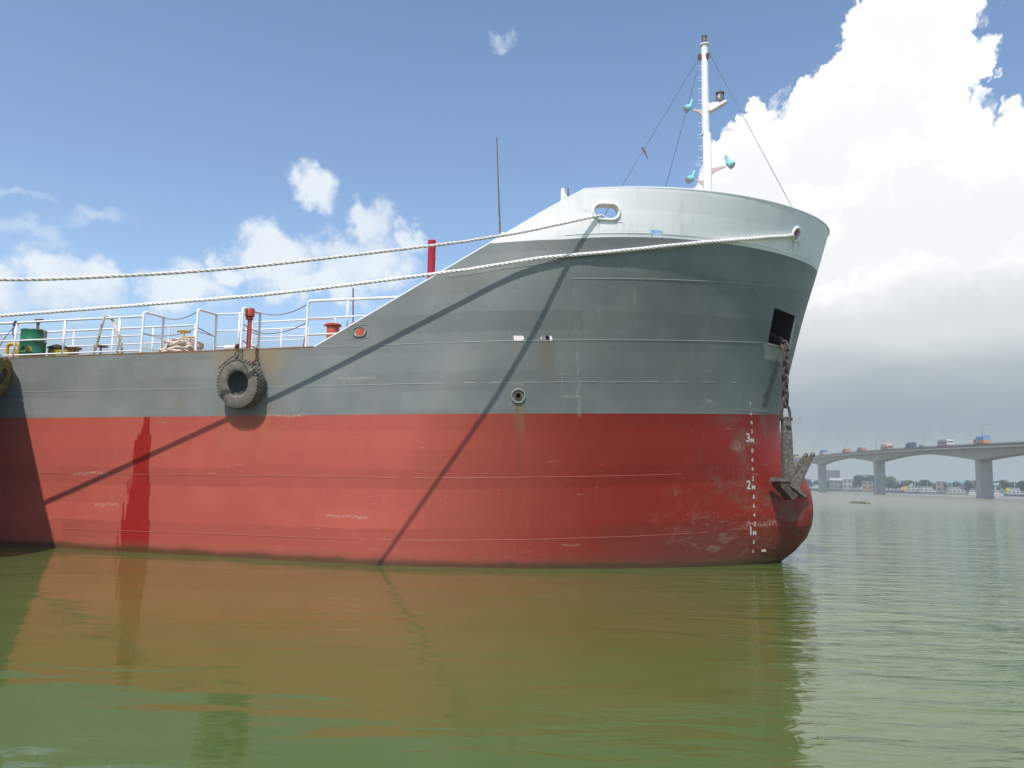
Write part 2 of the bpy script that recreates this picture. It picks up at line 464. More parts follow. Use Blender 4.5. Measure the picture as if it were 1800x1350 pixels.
def hull_material():
    m = bpy.data.materials.new('hull_paint'); m.use_nodes = True
    N = NT(m.node_tree); b = N.n['Principled BSDF']
    co = N.new('ShaderNodeTexCoord').outputs['Object']
    s, t0, z = N.xyz(co)
    t = N.m('MINIMUM', t0, N.sub(2*HB, t0))
    n_big = N.noise(co, .8, 5, .6); n_mid = N.noise(co, 4, 6, .65); n_fine = N.noise(co, 22, 5, .65)
    wob = N.mul(N.sub(n_mid, .5), .014)
    zr = N.add(N.sub(z, N.mul(t, .07)), wob)
    red_m = N.step(zr, 3.016, 3.024, 1, 0)
    zw = N.add(N.sub(z, N.mul(N.m('MAXIMUM', s, 1.0), .065)), wob)
    wht_m = N.step(zw, 6.371, 6.379)
    # roller bands and repaint patches: every band of paint has its own tone
    row = N.m('FLOOR', N.add(N.mul(N.sub(z, N.mul(t, .08)), 2.55), N.mul(n_big, .25)))
    bay = N.m('FLOOR', N.add(N.mul(s, .42), N.mul(row, .37)))
    wn = N.new('ShaderNodeTexWhiteNoise', noise_dimensions='2D'); N.put(wn.inputs['Vector'], N.comb(row, bay))
    wn2 = N.new('ShaderNodeTexWhiteNoise', noise_dimensions='1D'); N.put(wn2.inputs['W'], row)
    band = N.add(N.mul(N.sub(wn.outputs[0], .5), .10), N.mul(N.sub(wn2.outputs[0], .5), .18))
    tone = N.add(N.add(1.0, band), N.add(N.mul(N.sub(n_big, .5), .30), N.mul(N.sub(n_fine, .5), .10)))
    # antifouling red: chalky fade amidships, bow red darkened to carry its shade
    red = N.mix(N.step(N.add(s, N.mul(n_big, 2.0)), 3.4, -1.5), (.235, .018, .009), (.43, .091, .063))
    grey = N.mix(N.step(N.noise(co, .55, 4, .6), .40, .62), (.183, .201, .194), (.22, .234, .222))
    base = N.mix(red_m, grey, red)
    base = N.mix(wht_m, base, (.89, .89, .885))
    base = N.mix(N.sub(1.0, N.mul(wht_m, .55)), base, N.mix(1.0, base, N.comb(tone, tone, tone), 'MULTIPLY'))
    # vertical chalky runs
    runs = N.noise(N.v('MULTIPLY', co, (9, 9, .9)), 1.0, 5, .7)
    runm = N.mul(N.step(runs, .60, .80), .30)
    base = N.mix(N.mul(runm, N.sub(1.0, N.mul(wht_m, .5))), base, (.34, .33, .30))
    # long horizontal fender scuffs and scratches
    sc = N.noise(N.v('MULTIPLY', co, (1.6, 1.6, 14)), 1.0, 6, .72, .4)
    screg = N.step(N.noise(co, .9, 3, .5), .48, .66)
    scm = N.mul(N.mul(N.step(sc, .60, .70), screg), N.mul(.6, N.sub(1.0, wht_m)))
    base = N.mix(scm, base, (.52, .46, .40))
    sp = N.step(N.noise(co, 13, 3, .5), .735, .78)
    base = N.mix(N.mul(sp, N.mul(.55, red_m)), base, (.55, .48, .42))
    edge = N.sub(n_fine, .5)
    def rect(s0, s1, z0, z1, fs, fz, wobble=.0):
        ss = N.add(s, N.mul(edge, wobble)) if wobble else s
        a = N.mul(N.step(ss, s0-fs, s0+fs), N.step(ss, s1-fs, s1+fs, 1, 0))
        return N.mul(a, N.mul(N.step(z, z0-fz, z0+fz), N.step(z, z1-fz, z1+fz, 1, 0)))
    def stain(msk, col, k):
        nonlocal base
        base = N.mix(N.mul(msk, k), base, col)
    # scrape marks of their own shape
    wv = N.mul(N.sub(N.noise(co, 2.0, 3, .6), .5), .16); nz26 = N.step(N.noise(co, 26, 4, .6), .44, .60)
    for (a, bb, zc, h) in ((-9.7, -8.85, 1.08, .035), (-3.9, -2.85, .96, .03), (-3.75, -2.8, 3.79, .03), (-10.3, -9.2, 1.75, .03), (-5.6, -4.3, 3.02, .03), (4.05, 4.45, 2.55, .10), (4.3, 5.2, .86, .05)):
        mk = N.mul(N.step(N.m('ABSOLUTE', N.sub(N.add(z, wv), zc)), h*1.6, h*.3), N.mul(N.step(s, a, a+.15), N.step(s, bb-.2, bb, 1, 0)))
        stain(N.mul(mk, nz26), (.50, .43, .34), .6)
    # old tan patch ring and dents near the forefoot
    bowd = N.mul(N.step(s, 2.6, 4.6), N.mul(N.step(N.noise(co, 1.5, 6, .7), .50, .66), red_m))
    stain(bowd, (.17, .10, .07), .62)
    low_ = N.mul(N.mul(N.step(N.add(z, N.mul(n_big, .9)), 1.55, .75), N.step(N.add(s, N.mul(n_mid, 2.0)), .5, 4.6)), red_m)
    stain(low_, (.10, .045, .03), .55)
    mud = N.mul(N.mul(N.step(N.noise(N.v('MULTIPLY', co, (2.2, 2.2, 5)), 1.0, 6, .72, .8), .52, .66), N.step(s, 1.6, 3.8)), N.mul(red_m, N.step(z, 2.2, .4)))
    stain(mud, (.30, .22, .15), .38)
    rustn = N.mul(N.step(N.noise(N.v('MULTIPLY', co, (3.2, 3.2, .55)), 1.0, 5, .7), .585, .72), N.step(N.noise(co, .7, 3, .5), .42, .62))
    stain(N.mul(rustn, N.sub(1.0, N.mul(wht_m, .8))), (.21, .14, .09), .30)
    # fresh red antifouling rolled over the faded coat: tapering brush mark
    l_ = N.add(N.mul(z, .15), -8.93); l_ = N.add(l_, N.mul(N.sub(N.noise(N.v('MULTIPLY', co, (11, 1, 1.5)), 1.0, 4, .65), .5), .85))
    r_ = N.add(N.mul(z, -.08), -8.02); r_ = N.add(r_, N.mul(N.sub(N.noise(N.v('MULTIPLY', co, (13, 1, 1.9)), 1.0, 3, .6), .52), .32))
    fresh = N.mul(N.mul(N.step(N.sub(s, l_), -.012, .012), N.step(N.sub(r_, s), -.012, .012)), red_m)
    fresh = N.mul(fresh, N.step(N.noise(N.v('MULTIPLY', co, (26, 1, 2.2)), 1.0, 4, .6), .30, .38))
    base = N.mix(N.mul(fresh, .92), base, (.30, .012, .008))
    # rust: scupper run, freeing-port runs, deck edge, round the tyre
    drip = N.mul(N.sub(N.noise(N.v('MULTIPLY', co, (1, 1, 1.2)), 1.6, 3, .6), .5), .10)
    sr = N.add(s, drip)
    stain(N.mul(N.step(N.m('ABSOLUTE', N.sub(sr, .03)), .030, .006), N.mul(N.step(z, 3.36, 3.2), N.step(z, .5, 2.6))), (.20, .07, .02), .75)
    stain(N.mul(N.step(N.m('ABSOLUTE', N.sub(sr, .07)), .13, .02), N.mul(N.step(z, 3.36, 3.2), N.step(z, 2.2, 3.1))), (.24, .15, .07), .55)
    stain(N.mul(rect(.52, .76, 3.55, 4.49, .05, .03, .15), N.step(z, 3.4, 4.45)), (.21, .16, .11), .65)
    stain(N.mul(rect(-.05, .2, 3.9, 4.46, .06, .03, .15), N.step(z, 3.8, 4.45)), (.21, .18, .14), .35)
    stain(N.mul(rect(-6.7, -5.0, 3.5, 4.6, .35, .12, .3), N.step(N.add(z, N.mul(n_mid, .5)), 3.7, 4.6)), (.27, .20, .11), .75)
    stain(N.mul(rect(-8.6, -7.2, 3.1, 4.6, .4, .2, .3), N.step(n_mid, .35, .7)), (.23, .20, .15), .45)
    stain(N.mul(N.step(z, 4.385, 4.435), N.mul(rect(-10.6, -4.4, 4.3, 4.6, .3, .01), N.step(n_mid, .40, .62))), (.30, .15, .06), .8)
    stain(N.mul(rect(-6.4, -5.0, 2.2, 3.2, .35, .4, .3), N.step(n_mid, .35, .65)), (.40, .14, .07), .5)
    for cs, w_, z0_, z1_ in ((1.19, .07, 2.9, 5.6), (1.62, .05, 4.7, 5.5), (2.3, .06, 4.7, 5.7), (.9, .05, 3.0, 4.4), (-.1, .05, 3.1, 3.7)):
        stain(N.mul(N.mul(N.step(N.m('ABSOLUTE', N.sub(sr, cs)), w_, w_*.2), N.mul(N.step(z, z0_, z0_+.3), N.step(z, z1_-.3, z1_, 1, 0))), N.step(runs, .46, .66)), (.42, .42, .39), .5)
    # dark slanting streak under the pocket, with pale rub of the anchor cable
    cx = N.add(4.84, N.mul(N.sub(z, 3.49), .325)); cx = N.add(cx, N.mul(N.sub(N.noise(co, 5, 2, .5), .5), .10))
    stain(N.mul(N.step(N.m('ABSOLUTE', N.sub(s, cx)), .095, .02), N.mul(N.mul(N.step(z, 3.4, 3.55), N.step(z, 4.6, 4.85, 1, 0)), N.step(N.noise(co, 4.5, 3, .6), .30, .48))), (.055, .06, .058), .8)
    stain(N.mul(rect(4.86, 5.28, 4.52, 4.86, .04, .04, .12), N.step(n_mid, .30, .55)), (.45, .43, .36), .75)
    # rope rub and weeping rust on the white bulwark
    stain(N.mul(N.mul(N.step(N.m('ABSOLUTE', N.sub(s, 1.47)), .16, .02), N.step(N.m('ABSOLUTE', N.sub(z, 7.0)), .07, .01)), N.step(n_fine, .38, .6)), (.42, .36, .28), .5)
    for cs, zt_, L_ in ((5.50, 7.06, .30), (5.63, 7.08, .22), (1.70, 6.83, .30), (2.02, 6.83, .2), (2.68, 6.58, .2), (2.87, 6.57, .16)):
        stain(N.mul(N.mul(N.step(N.m('ABSOLUTE', N.sub(s, cs)), .03, .004), N.mul(N.step(z, zt_-L_, zt_-.02), N.step(z, zt_, zt_+.03, 1, 0))), wht_m), (.40, .30, .20), .55)
    wr_ = N.mul(N.step(N.noise(N.v('MULTIPLY', co, (5, 5, .5)), 1.0, 5, .65), .50, .72), wht_m)
    stain(wr_, (.66, .67, .63), .5)
    # wet, slimy band at the waterline
    wl = N.add(z, N.add(N.mul(s, .0087), N.mul(N.sub(N.noise(N.v('MULTIPLY', co, (1.5, 1.5, 1)), 1.0, 5, .65), .5), .17)))
    wet = N.step(wl, .17, .05)
    stain(N.step(wl, .34, .08), (.15, .075, .045), .42)
    stain(wet, (.06, .045, .022), .75)
    N.put(b.inputs['Base Color'], base)
    rg = N.add(N.mix(wht_m, N.comb(.50, .50, .50), N.comb(.42, .42, .42)), 0) if False else N.add(.46, N.mul(N.sub(n_mid, .5), .26))
    rg = N.sub(rg, N.add(N.mul(wet, .25), N.mul(fresh, .12)))
    N.put(b.inputs['Roughness'], rg)
    b.inputs['Specular IOR Level'].default_value = .4
    # slight hungry-horse buckling of the plating plus roller texture
    buck = N.add(N.mul(N.noise(N.v('MULTIPLY', co, (1.7, .8, 1.1)), 1.0, 2, .5), 1.0), N.mul(n_fine, .05))
    fr_ = N.m('ABSOLUTE', N.m('SINE', N.mul(s, pi/.61)))
    buck = N.add(buck, N.mul(N.mul(fr_, N.step(n_big, .35, .65)), .10))
    bp = N.new('ShaderNodeBump'); bp.inputs['Strength'].default_value = .22; bp.inputs['Distance'].default_value = .05
    N.put(bp.inputs['Height'], buck); N.l.new(bp.outputs[0], b.inputs['Normal'])
    return m
M_hull = hull_material()
M_seamg = mat('seam_grey', (.36, .375, .355), .5, var=.25, scale=3)  # paler than the grey plating: sun caught by the bead is in the colour
M_seamr = mat('seam_red', (.42, .11, .08), .5, var=.25, scale=3)  # red lightened the same way, bead highlight put into the colour
M_seamw = mat('seam_white', (.60, .62, .61), .5, var=.1, scale=3)

# ------------------------------------------------------------------ water
def make_water():
    m = bpy.data.materials.new('river_water'); m.use_nodes = True
    N = NT(m.node_tree); b = N.n['Principled BSDF']
    co = N.new('ShaderNodeNewGeometry').outputs['Position']
    x, y, z = N.xyz(co)
    murk = N.noise(co, .22, 5, .6)
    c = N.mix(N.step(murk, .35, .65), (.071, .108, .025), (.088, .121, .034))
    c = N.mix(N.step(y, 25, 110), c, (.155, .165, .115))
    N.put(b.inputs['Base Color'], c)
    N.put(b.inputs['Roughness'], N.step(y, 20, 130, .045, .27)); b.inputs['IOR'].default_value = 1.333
    # ripples: glassy in the lee of the hull, livelier out in the stream
    sx = N.mul(N.add(N.mul(x, cos(HEAD)), N.mul(N.sub(y, 15.36), -sin(HEAD))), 1.0)      # distance along the hull
    open_ = N.step(N.add(sx, N.add(N.mul(N.noise(co, .25, 3, .5), 4.0), N.mul(y, .03))), 3.5, 10.5)
    far = N.step(y, 20, 60)
    amp = N.add(.32, N.add(N.mul(open_, .72), N.mul(far, 1.5)))
    w1 = N.noise(N.v('MULTIPLY', co, (.5, 1.25, 1)), 1.0, 2, .45, .8)
    w2 = N.noise(N.v('MULTIPLY', co, (1.5, 4.4, 1)), 1.0, 3, .55, .8)
    w3 = N.noise(N.v('MULTIPLY', co, (5.0, 13.0, 1)), 1.0, 2, .5)
    swell = N.noise(N.v('MULTIPLY', co, (.13, .35, 1)), 1.0, 2, .5)
    near = N.step(y, 90, 12)
    h = N.add(N.mul(w1, N.add(.50, N.mul(open_, .55))), N.add(N.mul(w2, N.add(.07, N.mul(open_, .33))), N.mul(swell, .55)))
    h = N.add(h, N.mul(w3, N.mul(near, N.mul(open_, .03))))
    bp = N.new('ShaderNodeBump'); bp.inputs['Distance'].default_value = .095
    N.put(bp.inputs['Strength'], amp); N.put(bp.inputs['Height'], h)
    N.l.new(bp.outputs[0], b.inputs['Normal'])
    me = bpy.data.meshes.new('river_water')
    R = 6000
    me.from_pydata([(-R, -600, 0), (R, -600, 0), (R, R, 0), (-R, R, 0)], [], [(0, 1, 2, 3)])
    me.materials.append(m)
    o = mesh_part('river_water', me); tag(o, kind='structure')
make_water()

# ------------------------------------------------------------------ the tanker
ship = thing('tanker_ship', 'red and grey tanker bow with white bulwark, mast and bulbous forefoot', 'ship', frame=SHIP)
build_hull(ship)

def seam_line(key, s0, s1, r=.0075, n=60):
    pts = []
    for k in range(n+1):
        s = s0+(s1-s0)*k/n; z = 3.0
        for _ in range(8): z = seam_z(key, s, hull_t(s, z))
        pts.append(hull_pt(s, z, .0012))
    return pts
seams = [('S4', -30, 3.6), ('S3', -30, 3.1), ('S2', -30, 4.25), ('K', -4.2, 4.83), ('S5', 1.15, 5.7), ('SB', 1.05, 6.0)]
for key, a, b in seams:
    MB().tube(seam_line(key, a, b), .0055, 5).build('weld_seam', {'S4': M_seamr, 'S3': M_seamr, 'SB': M_seamw}.get(key, M_seamg), ship)
def vseam(s, z0, z1, n=16):
    MB().tube([hull_pt(s, z0+(z1-z0)*k/n, -.003) for k in range(n+1)], .005, 5).build('weld_seam', M_hull, ship)
for s, z0, z1 in ((4.28, 3.05, 3.92), (1.16, .0, 5.6), (1.75, 4.7, 5.7), (-3.0, .1, 4.4), (-7.2, .1, 4.4), (-10.2, .1, 4.4), (2.62, 6.7, 7.45), (3.85, 3.9, 4.75), (.95, 6.6, 7.05), (2.9, 3.1, 3.78), (3.4, 1.9, 3.1), (4.6, .8, 3.3)):
    vseam(s, z0, z1)
MB().tube([hull_pt(-1.35+k*.08, 5.78+.0075*k, .001) for k in range(30)], .006, 5).build('weld_seam', M_hull, ship)
MB().tube([hull_pt(4.2+k*.06, 3.33+.004*k, .001) for k in range(15)], .006, 5).build('weld_seam', M_hull, ship)

# decks, bulkhead, capping
def deck(name, z, s_aft, s_fwd, m):
    st = [s_aft+(s_fwd-s_aft)*k/40 for k in range(41)]
    a = [(s, hull_t(s, z)+.08, z) for s in st]; b_ = [(p[0], 2*HB-p[1], z) for p in a]
    bb = MB(); n = len(a)
    bb.add(a+b_+[(q[0], q[1], z-.02) for q in a+b_], [(i, i+1, n+i+1, n+i) for i in range(n-1)]+[(2*n+i, 3*n+i, 3*n+i+1, 2*n+i+1) for i in range(n-1)])
    return bb.build(name, m, ship)
M_deck = mat('deck_oxide', (.20, .075, .05), .75, var=.3, scale=2)
deck('main_deck', 4.38, -31.9, 1.6, M_deck)
deck('forecastle_deck', 6.36, 1.6, 5.88, M_deck)
bk = [(hull_t(1.62, z)+.09, z) for z in (4.40, 4.8, 5.2, 5.6, 6.0, 6.33)]
MB().prism(bk+[(2*HB-a, z) for a, z in reversed(bk)], 1.60, 1.64, ((0, 1, 0), (0, 0, 1), (1, 0, 0))).build('forecastle_bulkhead', M_white, ship)
cap = [hull_pt(SLOPE0[0]+(SLOPE1[0]-SLOPE0[0])*k/24, SLOPE0[1]+(SLOPE1[1]-SLOPE0[1])*k/24) for k in range(25)]
for k in range(1, 60):
    th = pi/2*k/59; z = 7.43
    for _ in range(6):
        s, t = hull_th(th, z); z = seam_z('TOP', s, t)
    if s > 1.46: cap.append(Vector((s, t, z)))
for nm, mir in (('bulwark_cap', 0), ('bulwark_cap', 1)):
    MB().tube([(p.x, (2*HB-p.y-.02) if mir else p.y+.02, p.z+.004) for p in cap], .024, 6).build(nm, M_white, ship)
M_gun = mat('rusty_gunwale', (.34, .27, .18), .7, var=.3, scale=4, col2=(.28, .12, .05), f2=(.42, .6), s2=2.2)
for yy in (.03, 2*HB-.03):
    MB().box((-18.15, yy, 4.462), (27.7, .075, .02)).build('gunwale_bar', M_gun, ship)
for s in [-3.2+.62*k for k in range(7)]:
    top = SLOPE0[1]+(s-SLOPE0[0])*.52
    for mir in (0, 1):
        y0 = hull_t(s, 4.35)+.07; pts = [(0, 4.40), (.34, 4.40), (.08, top-.12), (0, top-.12)]
        bb = MB(); sg = -1 if mir else 1; o = (s, 2*HB-y0 if mir else y0, 0)
        bb.prism(pts, -.008, .008, ((0, sg, 0), (0, 0, 1), (1, 0, 0)), o)
        bb.build('bulwark_stay', M_white, ship)

# fairleads, ports and scupper rims
def ring_at(s, z, w, h, r, n=12):
    P0 = hull_pt(s, z); nn = hull_n(s, z); Bz = Vector((0, 0, 1)); A = Bz.cross(nn).normalized(); Bz = nn.cross(A)
    if A.x < 0: A = -A
    pts = []; rr = h/2; e = w/2-rr
    for k in range(n+1): a = -pi/2+pi*k/n; pts.append((e+rr*cos(a), rr*sin(a)))
    for k in range(n+1): a = pi/2+pi*k/n; pts.append((-e+rr*cos(a), rr*sin(a)))
    if e < 1e-4: pts = [(rr*cos(2*pi*k/24), rr*sin(2*pi*k/24)) for k in range(24)]
    out = []
    for p in pts:
        q = P0+A*p[0]+Bz*p[1]
        q = hull_pt(q.x, q.z, .012); out.append(q)
    return out, A, Bz, nn, P0
M_grime = mat('chock_lip', (.62, .60, .56), .5, var=.2, scale=10, col2=(.30, .20, .14), f2=(.58, .7), s2=8)
pts, A, Bz, nn, P0 = ring_at(1.84, 6.99, .52, .31, .03)
o = MB().tube(pts, .026, 10, closed=True).build('fairlead', M_white, ship)
inn = MB()
def sleeve(mb, s, z, w, h, depth, n=10):
    pp, A, Bz, nn, P0 = ring_at(s, z, w, h, 0, n); m_ = len(pp)
    mb.add([q-nn*.02 for q in pp]+[q-nn*depth for q in pp], [(i, (i+1) % m_, m_+(i+1) % m_, m_+i) for i in range(m_)], True)
sleeve(inn, 1.84, 6.99, .455, .245, .20); inn.build('fairlead_sleeve', M_grime, o)
def hplate(pl, name='doubler_plate', off=.006):
    """thin plate welded on the shell: list of (s,z) corners on a grid"""
    (s0, s1, z0, z1) = pl; n = 6
    g = [[hull_pt(s0+(s1-s0)*i/n, z0+(z1-z0)*j/n, off) for j in range(n+1)] for i in range(n+1)]
    bb = MB(); bb.add([p for r in g for p in r], [(i*(n+1)+j, (i+1)*(n+1)+j, (i+1)*(n+1)+j+1, i*(n+1)+j+1) for i in range(n) for j in range(n)], True)
    return bb
MB().tube([hull_pt(s, 6.80, .002) for s in (1.60, 1.75, 1.95, 2.13)], .006, 5).build('weld_seam', M_hull, o)
pts = ring_at(5.57, 7.205, .30, .295, .03)[0]
o = MB().tube(pts, .026, 8, closed=True).build('bow_chock', M_white, ship)
M_pink = mat('chock_primer', (.55, .33, .28), .5, var=.15, scale=10, col2=(.6, .58, .55))
inn = MB(); sleeve(inn, 5.57, 7.205, .255, .25, .28, 14); inn.build('chock_sleeve', M_pink, o)
pts = ring_at(-3.26, 4.74, .29, .195, .03)[0]
o = MB().tube(pts, .016, 8, closed=True).build('oval_port_rim', M_hull, ship)
for z in (4.60,): MB().tube([hull_pt(-3.55+.1*k, z, .001) for k in range(6)], .006, 5).build('weld_seam', M_hull, o)
MB().tube([hull_pt(-3.5, 4.66, .001), hull_pt(-3.5, 4.85, .001), hull_pt(-3.45, 4.88, .001), hull_pt(-3.07, 4.88, .001), hull_pt(-3.03, 4.85, .001), hull_pt(-3.03, 4.62, .001)], .007, 5).build('weld_seam', M_hull, o)
pts = ring_at(.06, 3.395, .27, .268, .03)[0]
o = MB().tube(pts, .014, 8, closed=True).build('scupper_flange', mat('scupper_steel', (.33, .34, .32), .5, var=.25, scale=15, col2=(.14, .07, .03), f2=(.55, .7), s2=12), ship)
pts = ring_at(.06, 3.395, .115, .114, .03)[0]
MB().tube(pts, .012, 8, closed=True).build('scupper_lip', M_rust, o)
dk = MB(); sleeve(dk, .06, 3.395, .108, .107, .14); dk.build('scupper_pipe', M_rust, o)
P0 = hull_pt(.06, 3.395, -.12); n_ = hull_n(.06, 3.395)
MB().prism([(.07*cos(a*pi/6), .07*sin(a*pi/6)) for a in range(12)], -.01, 0, (Vector((0, 0, 1)).cross(n_).normalized(), (0, 0, 1), n_), P0).build('scupper_pipe', M_black, o)

# anchor pocket liner
pk = [Vector(q) for q in POCKET]
pn = (pk[1]-pk[0]).cross(pk[3]-pk[0]).normalized(); pn = pn if pn.y < 0 else -pn
c0 = sum(pk, Vector())/4
po = [c0+(q-c0)*1.03-pn*.035 for q in pk]; pi_ = [c0+(q-c0)*.9-pn*.62 for q in pk]
MB().add(po+pi_, [(0, 4, 5, 1), (1, 5, 6, 2), (2, 6, 7, 3), (3, 7, 4, 0), (4, 5, 6, 7)]).build('anchor_pocket', M_black, ship)
MB().tube([pk[3]+Vector((-.01, 0, -.005)), (pk[3]+pk[2])/2+pn*.03, pk[2]+Vector((.01, 0, 0))], .028, 8).build('pocket_lip', mat('worn_lip', (.42, .40, .33), .6, var=.35, scale=15, bump=.3), ship)

# draft marks wrapped onto the shell
M_mark = mat('mark_paint', (.60, .58, .54), .5, var=.12, scale=20, col2=(.40, .22, .18), f2=(.60, .70), s2=16)
def mark(txt, s, z, size):
    cu = bpy.data.curves.new('t', 'FONT'); cu.body = txt; cu.size = size*1.26; cu.align_x = 'CENTER'; cu.offset = size*.02
    to = bpy.data.objects.new('t', cu); COL.objects.link(to)
    dg = bpy.context.evaluated_depsgraph_get(); dg.update()
    me = bpy.data.meshes.new_from_object(to.evaluated_get(dg)); bpy.data.objects.remove(to); bpy.data.curves.remove(cu)
    me.name = 'draft_mark'
    bm = bmesh.new(); bm.from_mesh(me)
    bmesh.ops.subdivide_edges(bm, edges=[e for e in bm.edges if e.calc_length() > .03], cuts=1)
    for v in bm.verts:
        ss = s+v.co.x*.74; zz = z-size/2+v.co.y
        v.co = hull_pt(ss, zz, .006)
    bm.to_mesh(me); bm.free(); me.materials.clear(); me.materials.append(M_mark)
    mesh_part('draft_mark', me, ship)
for txt, s, z, sz in (('8', 4.53, 3.52, .10), ('6', 4.535, 3.31, .10), ('4', 4.545, 3.11, .10), ('2', 4.55, 2.91, .10), ('3', 4.465, 2.77, .21), ('M', 4.555, 2.71, .11),
                      ('8', 4.55, 2.48, .10), ('6', 4.55, 2.28, .10), ('4', 4.545, 2.07, .10), ('2', 4.55, 1.86, .10), ('2', 4.455, 1.73, .21), ('M', 4.56, 1.67, .11),
                      ('8', 4.56, 1.46, .10), ('6', 4.56, 1.27, .10), ('4', 4.565, 1.06, .10), ('2', 4.57, .87, .10), ('1', 4.48, .73, .21), ('M', 4.56, .67, .11),
                      ('8', 4.54, .47, .09), ('6', 4.52, .27, .09)):
    mark(txt, s, z, sz)
bb = MB(); Pq = hull_pt(4.75, .27, .01)
bb.box(Pq, (.12, .03, .05), Matrix.Rotation(radians(48), 3, 'Z')); bb.build('anode', mat('zinc', (.45, .42, .38), .7, var=.2, scale=20), ship)

# ---- railings on the main deck
def tubes(name, lines, r, m, parent, n=7):
    bb = MB()
    for l in lines: bb.tube(l, r, n)
    return bb.build(name, m, parent)
def rounded(a, b, c, d, rad=.07, n=5):
    """polyline a-b-c-d with rounded corners at b and c"""
    out = [Vector(a)]
    for p, q, w in ((a, b, c), (b, c, d)):
        p, q, w = Vector(p), Vector(q), Vector(w)
        e0 = q+(p-q).normalized()*rad; e1 = q+(w-q).normalized()*rad
        for k in range(n+1):
            u = k/n; out.append((1-u)**2*e0+2*u*(1-u)*q+u*u*e1)
    out.append(Vector(d)); return out
ZD = 4.40
rail = tubes('deck_railing', [[(-30, .12, 5.31), (-8.74, .12, 5.33)]], .027, M_rail, ship)
for z in (4.88, 4.53): tubes('rail', [[(-30, .12, z), (-8.74, .12, z+.01)]], .019, M_rail, rail)
for s in (-12.37, -10.93, -9.38, -13.8, -15.25, -16.7, -18.2, -19.7, -21.2, -22.7, -24.2, -25.7, -27.2, -28.7):
    tubes('post', [[(s, .12, ZD), (s, .12, 5.31)]], .028, M_rail, rail)
for s, zt in ((-8.74, 5.43), (-7.30, 5.43), (-6.15, 5.41)):
    h = tubes('gate_hoop', [rounded((s, .12, ZD), (s, .12, zt), (s, .78, zt+.02), (s, .78, ZD))], .030, M_rail, ship)
    tubes('rail', [[(s, .12, 4.93), (s, .78, 4.93)]], .012, M_rail, h)
rail = tubes('inner_railing', [[(-7.30, .78, 5.45), (-6.15, .78, 5.44)]], .02, M_rail, ship)
for z in (5.05, 4.68): tubes('rail', [[(-7.30, .78, z), (-6.15, .78, z)]], .018, M_rail, rail)
tubes('post', [[(-6.68, .78, ZD), (-6.68, .78, 5.44)]], .02, M_rail, rail)
rail = tubes('walkway_railing', [[(-30, 2.0, 5.48), (-8.76, 2.0, 5.50)]], .025, M_rail, ship)
for z in (5.08, 4.72): tubes('rail', [[(-30, 2.0, z), (-8.76, 2.0, z)]], .018, M_rail, rail)
for k in range(18): tubes('post', [[(-8.8-1.24*k, 2.0, ZD), (-8.8-1.24*k, 2.0, 5.49)]], .02, M_rail, rail)
tubes('post', [[(-9.55, 2.0, 5.49), (-9.55, 2.0, 5.2), (-9.78, 2.0, ZD)]], .02, M_rail, rail)
rail = tubes('inner_railing', [rounded((-7.14, 2.0, ZD), (-7.14, 2.0, 5.50), (-4.9, 2.0, 5.51), (-4.9, 2.0, ZD))], .02, M_rail, ship)
for z in (5.12,): tubes('rail', [[(-7.14, 2.0, z), (-4.9, 2.0, z)]], .014, M_rail, rail)
rail = tubes('inner_railing', [rounded((-7.6, 2.6, ZD), (-7.6, 2.6, 5.44), (-5.95, 2.6, 5.45), (-5.95, 2.6, ZD))], .018, M_rail, ship)
for z in (5.15, 4.85): tubes('rail', [[(-7.6, 2.6, z), (-5.95, 2.6, z)]], .012, M_rail, rail)
tubes('post', [[(-6.72, 2.6, ZD), (-6.72, 2.6, 5.45)]], .015, M_rail, rail)
rail = tubes('forward_railing', [rounded((-4.56, .12, ZD), (-4.56, .12, 5.48), (-2.36, .12, 5.46), (-2.34, .12, 5.45), .08)], .029, M_rail, ship)
tubes('rail', [[(-4.56, .12, 5.10), (-3.05, .12, 5.10)]], .018, M_rail, rail)
tubes('rail', [[(-4.56, .12, 4.75), (-3.74, .12, 4.75)]], .016, M_rail, rail)
tubes('post', [[(-3.62, .12, 4.78), (-3.62, .12, 5.47)]], .022, M_rail, rail)
tubes('brace', [[(-4.57, .13, 5.05), (-4.76, .32, ZD)]], .016, M_rail, rail)
def sag(a, b, d, n=14):
    a, b = Vector(a), Vector(b)
    return [a+(b-a)*(k/n)-Vector((0, 0, d*4*(k/n)*(1-k/n))) for k in range(n+1)]
M_chain = mat('barrier_chain', (.30, .27, .22), .6, metal=.4, var=.4, scale=60)
for a, b_, d in (((-8.74, .78, 5.44), (-7.3, .12, 5.38), .10), ((-8.74, .12, 4.95), (-7.3, .12, 5.0), .12), ((-8.74, .12, 4.6), (-7.3, .78, 4.5), .02), ((-7.3, .12, 5.02), (-7.3, .78, 4.92), .0),
                 ((-6.15, .78, 5.44), (-4.56, .12, 5.42), .13), ((-6.15, .78, 4.98), (-4.56, .12, 5.02), .10), ((-6.15, .12, 5.06), (-6.15, .78, 4.98), .02), ((-6.15, .12, 4.7), (-6.15, .78, 4.6), .02)):
    tubes('barrier_chain', [sag(a, b_, d)], .011, M_chain, ship, 5)

